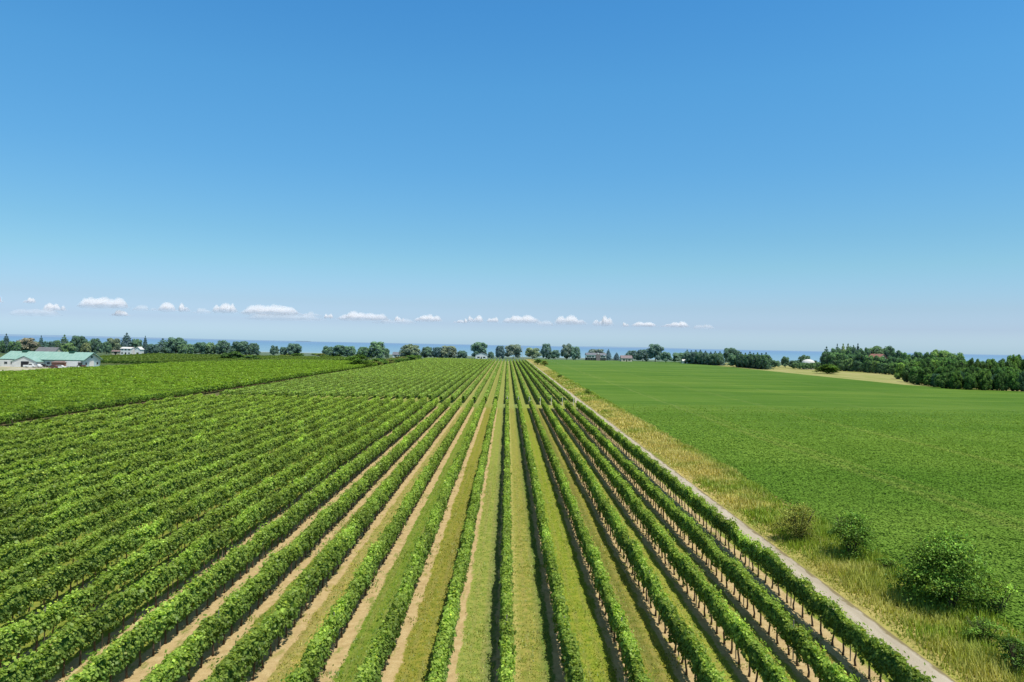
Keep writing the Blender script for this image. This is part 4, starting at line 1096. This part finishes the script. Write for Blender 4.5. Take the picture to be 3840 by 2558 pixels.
# white tent roof: rounded marquee
Y = 572; X, Z = at_depth(2880+378/2.45, 1080+655/2.45, Y); zb = at_depth(2880+378/2.45, 1080+690/2.45, Y)[1]
t = empty('marquee', (X, Y, 0)); tag(t, 'white rounded marquee roof showing over the far hedge', 'tent')
m = MB(); n = 20; R = 4.9*.98*1.0 + 0.0; wid = (435-320)/2.45*Y/F/2
rings = []
for j in range(7):
    a = j/6*math.pi/2; rad = wid*math.cos(a)+.05; z = zb+(Z-zb)*math.sin(a)
    for i in range(n): m.v.append((rad*math.cos(2*math.pi*i/n), rad*math.sin(2*math.pi*i/n), z))
for j in range(6):
    for i in range(n): m.f.append((j*n+i, j*n+(i+1) % n, (j+1)*n+(i+1) % n, (j+1)*n+i))
m.f.append(tuple(6*n+i for i in range(n)))
m.build('canopy', M['wall_white'], t, smooth=True)
m = MB()
m.tube([(0, 0, 0), (0, 0, zb)], wid*.93, 20); m.build('wall', M['wall_white'], t)
# utility poles by the farm
def pole(x, y, h, label):
    t = empty('utility_pole', (x, y, 0)); tag(t, label, 'utility pole', 'wooden utility poles')
    m = MB(); m.tube([(0, 0, -.2), (0, 0, h)], [.17, .11], 8); m.build('pole', M['post'], t)
    m = MB(); m.box(-1.1, 1.1, -.06, .06, h-.9, h-.75); m.build('crossarm', M['post'], t)
X, Z = at_depth(1920+866/2.45, 1080+575/2.45, 760); pole(X, 760, Z, 'pale pole at the right end of the white lake house')
X, Z = at_depth(1920+98/2.45, 1080+540/2.45, 770); pole(X, 770, Z, 'thin pale pole in the gap above the end of the lane')

# ------------------------------------------------------------------ grass and soybean leaves (uncountable)
def vnoise(x, y, s, seed):
    r = np.random.default_rng(seed); g = r.random((256, 256))
    u, v = x/s, y/s; i, j = np.floor(u).astype(int), np.floor(v).astype(int); fu, fv = u-i, v-j
    fu = fu*fu*(3-2*fu); fv = fv*fv*(3-2*fv)
    G = lambda a, b: g[a % 256, b % 256]
    return (G(i, j)*(1-fu)+G(i+1, j)*fu)*(1-fv)+(G(i, j+1)*(1-fu)+G(i+1, j+1)*fu)*fv
def verge():
    r = np.random.default_rng(90); P, S, Wd = [], [], []
    for (y0, y1, d, sc, wd) in ((29, 60, 120, 1.0, .035), (60, 110, 60, 1.05, .06), (110, 200, 26, 1.1, .12), (200, 420, 8, 1.25, .28)):
        n = int((y1-y0)*6.5*d); x = 20.05+r.random(n)**.85*6.9; y = r.uniform(y0, y1, n)
        P.append(np.stack([x, y], 1)); S.append(np.full(n, sc)); Wd.append(np.full(n, wd))
    P = np.vstack(P); S = np.concatenate(S); Wd = np.concatenate(Wd); n = len(P)
    x, y = P[:, 0], P[:, 1]
    edge = 26.6 + 1.2*(vnoise(x, y, 4.0, 5)-.5)
    keep = (x < edge) & (r.random(n) < .35+vnoise(x, y, 1.1, 2)*.9); P, S, Wd = P[keep], S[keep], Wd[keep]; n = len(P); x, y = P[:, 0], P[:, 1]
    tall = (0.22+0.42*vnoise(x, y, 2.5, 3)+.12*vnoise(x, y, .6, 8))*np.clip((x-19.9)/1.6, .28, 1)*S
    h = tall*r.uniform(.6, 1.2, n)
    a = r.uniform(0, 2*np.pi, n); lean = r.uniform(.1, .75, n)*h
    bx, by = np.cos(a), np.sin(a); w = Wd*r.uniform(.6, 1.5, n)
    px, py = -by, bx
    V = np.empty((n, 3, 3))
    V[:, 0] = np.stack([x-px*w, y-py*w, np.zeros(n)], 1); V[:, 1] = np.stack([x+px*w, y+py*w, np.zeros(n)], 1)
    V[:, 2] = np.stack([x+bx*lean, y+by*lean, h], 1)
    dry = vnoise(x, y, 7.0, 4)*.6+vnoise(x, y, 1.8, 6)*.4 + np.where((y > 85) & (y < 190), .22, 0) - np.clip((x-24.5)/5, 0, .3)
    t = np.clip((dry-.28)*2.0, 0, 1)[:, None]
    c = np.array((.31, .41, .05))*(1-t)+np.array((.70, .59, .19))*t
    c = c*np.exp(r.normal(size=(n, 1))*.22)
    C = np.repeat(c, 3, axis=0); C[0::3] *= .75; C[1::3] *= .75
    o = link('verge_grass', mesh_np('verge_grass', V.reshape(-1, 3), np.arange(n*3).reshape(n, 3), M['blade'], C))
    tag(o, 'tall dry yellow grass with green weeds between the lane and the soybeans', 'grass', None, 'stuff')
verge()
def alley_grass():
    """short tufts in the alleys and weeds on the soil strips near the camera"""
    r = np.random.default_rng(91); n = 130000
    y = 29+60*r.random(n)**1.5; x = r.uniform(-15, 17.4, n)
    u = (((x-.2)/2.67+.5) % 1 - .5)*2.67; k = np.floor((x-.2)/2.67).astype(int)
    grass = (u < -.58-.25*vnoise(x, y, 1.0, 1)+.1) | (u > np.array([REDGE.get(q, .72) for q in range(-30, 9)])[np.clip(np.floor((x-.2)/2.67+.5).astype(int)+30, 0, 38)]+.02+.25*(vnoise(x, y, .9, 2)-.5))
    weed = vnoise(x, y, 1.6, 3)*.6+vnoise(x, y, .5, 9)*.4 > .66
    keep = (grass & (r.random(n) < .8)) | (weed & (r.random(n) < .6)); x, y, k, u = x[keep], y[keep], k[keep], u[keep]; n = len(x)
    h = r.uniform(.03, .09, n)+.05*weed[keep]; a = r.uniform(0, 2*np.pi, n); w = r.uniform(.012, .035, n)
    bx, by = np.cos(a), np.sin(a)
    V = np.empty((n, 3, 3)); V[:, 0] = np.stack([x+by*w, y-bx*w, np.zeros(n)], 1); V[:, 1] = np.stack([x-by*w, y+bx*w, np.zeros(n)], 1)
    V[:, 2] = np.stack([x+bx*h*.9, y+by*h*.9, h], 1)
    tab = np.array([alley.get(q, (.13, .17, .045)) for q in range(-30, 8)]); c = tab[np.clip(k+30, 0, 37)]
    c = c*np.array((1.45, 1.5, .8))*np.exp(r.normal(size=(n, 1))*.3)
    o = link('alley_grass', mesh_np('alley_grass', V.reshape(-1, 3), np.arange(n*3).reshape(n, 3), M['blade'], np.repeat(c, 3, axis=0)))
    tag(o, 'short mown grass and weeds in the alleys between the near vine rows', 'grass', None, 'stuff')
alley_grass()
def soy():
    r = np.random.default_rng(92); Ps, Ss = [], []
    for (y0, y1, d, s) in ((33, 75, 52, .15), (75, 120, 32, .18), (120, 190, 14, .22)):
        A = (y1-y0)*(.72*y1-25); n = int(A*d); y = r.uniform(y0, y1, n); x = r.uniform(26.3, .72*y1+2, n)
        k = (r.random(n) < np.clip((190-y)/80, 0, 1)**.7) & (x < .72*y+3) & (x > 26.7+1.2*(vnoise(x, y, 4.0, 5)-.5)); Ps.append(np.stack([x[k], y[k]], 1)); Ss.append(np.full(k.sum(), s))
    P = np.vstack(Ps); S = np.concatenate(Ss); n = len(P); x, y = P[:, 0], P[:, 1]
    hgt = .22+.16*vnoise(x, y, 1.3, 7)+.1*vnoise(x, y, 9, 8); z = hgt*r.uniform(.88, 1.03, n)*np.clip((x-26)/1.5, .3, 1)*np.clip((185-y)/110, .12, 1)
    Nn = np.stack([r.normal(size=n)*.24, r.normal(size=n)*.24, np.ones(n)], 1)
    t = np.clip(vnoise(x*.25, y, 12, 11)*.6+vnoise(x, y*.15, 5, 12)*.4, 0, 1)[:, None]
    c = np.array((.088, .186, .023))*(1-t)+np.array((.175, .275, .044))*t
    for cx, w in ((41.7, .8), (43.9, .5), (64, 1.0)):
        q = np.exp(-((x+vnoise(x, y, 20, 13)*2-1-cx)/w)**2)[:, None]*.45; c = c*(1-q)+np.array((.26, .30, .07))*q
    c = c*np.exp(r.normal(size=(n, 1))*.10)*(1.25)
    V, Fc, C = leaves(np.stack([x, y, z], 1), Nn, S*np.exp(r.normal(size=n)*.25), c, 1.1, 0, r)
    o = link('soybean_plants', mesh_np('soybean_plants', V, Fc, M['bush2'], C))
    tag(o, 'dense green soybean crop covering the near part of the right field', 'crop', None, 'stuff')
M['bush2'] = leaf_mat('soy_leaf', 0.25, 0.0)
soy()

# ------------------------------------------------------------------ world, sun, camera
SUNV = Vector((0.32, -0.30, 1.0)).normalized()
el = math.asin(SUNV.z); az = math.atan2(SUNV.x, SUNV.y)
w = bpy.data.worlds.new('World'); scn.world = w; w.use_nodes = True
nt = w.node_tree; nt.nodes.clear()
sky = nt.nodes.new('ShaderNodeTexSky'); sky.sky_type = 'NISHITA'; sky.sun_disc = False
sky.sun_elevation = el; sky.sun_rotation = az; sky.altitude = 100
sky.air_density = 1.0; sky.dust_density = 1.0; sky.ozone_density = 1.0
tcn = nt.nodes.new('ShaderNodeTexCoord'); sp = nt.nodes.new('ShaderNodeSeparateXYZ')
nt.links.new(tcn.outputs['Generated'], sp.inputs[0])
SKY = [(0.0, (1, 1, 1)), (1.0, (1, 1, 1))]
SKY = [(0.0, (1.38, 1.97, 2.85)), (0.027, (1.0, 1.285, 1.98)), (0.052, (.904, 1.157, 1.596)), (0.104, (.797, 1.216, 1.401)), (0.141, (.721, 1.214, 1.403)),
       (0.228, (.616, 1.275, 1.568)), (0.328, (.574, 1.383, 1.739)), (0.417, (.491, 1.354, 1.828)), (0.47, (.491, 1.30, 1.75)), (0.62, (.70, .80, .72))]
SKY = [(a, tuple(v/3 for v in c)) for a, c in SKY]
corr = ramp(nt, sp.outputs['Z'], SKY)
vs_ = nt.nodes.new('ShaderNodeVectorMath'); vs_.operation = 'SCALE'; vs_.inputs['Scale'].default_value = 3.0
nt.links.new(corr, vs_.inputs[0])
colr = mixc(nt, 1.0, sky.outputs[0], vs_.outputs[0], 'MULTIPLY')
bg = nt.nodes.new('ShaderNodeBackground'); bg.inputs['Strength'].default_value = 0.10
nt.links.new(colr, bg.inputs['Color'])
wo = nt.nodes.new('ShaderNodeOutputWorld'); nt.links.new(bg.outputs[0], wo.inputs[0])

sl = bpy.data.lights.new('sun', 'SUN'); sl.energy = 4.5; sl.angle = math.radians(0.53); sl.color = (1.0, 0.955, 0.88)
so = bpy.data.objects.new('sun', sl); COL.objects.link(so)
so.rotation_euler = SUNV.to_track_quat('Z', 'Y').to_euler()

cam = bpy.data.cameras.new('camera'); co = bpy.data.objects.new('camera', cam); COL.objects.link(co)
cam.sensor_width = 36; cam.lens = F/3840*36; cam.clip_start = 0.5; cam.clip_end = 120000
pitch = math.atan(15.0/F); yaw = math.atan(-SVP/F)
fwd = Vector((math.sin(yaw)*math.cos(pitch), math.cos(yaw)*math.cos(pitch), math.sin(pitch)))
right = Vector((math.cos(yaw), -math.sin(yaw), 0)); up = right.cross(fwd)
r2 = right*math.cos(ROLL) + up*math.sin(ROLL); u2 = up*math.cos(ROLL) - right*math.sin(ROLL)
mw = Matrix((r2, u2, -fwd)).transposed().to_4x4(); mw.translation = (0, 0, H)
co.matrix_world = mw
scn.camera = co
scn.view_settings.view_transform = 'Standard'; scn.view_settings.look = 'None'; scn.view_settings.exposure = 0
scn.cycles.max_bounces = 6; scn.cycles.transparent_max_bounces = 64
print('objects', len(bpy.data.objects))
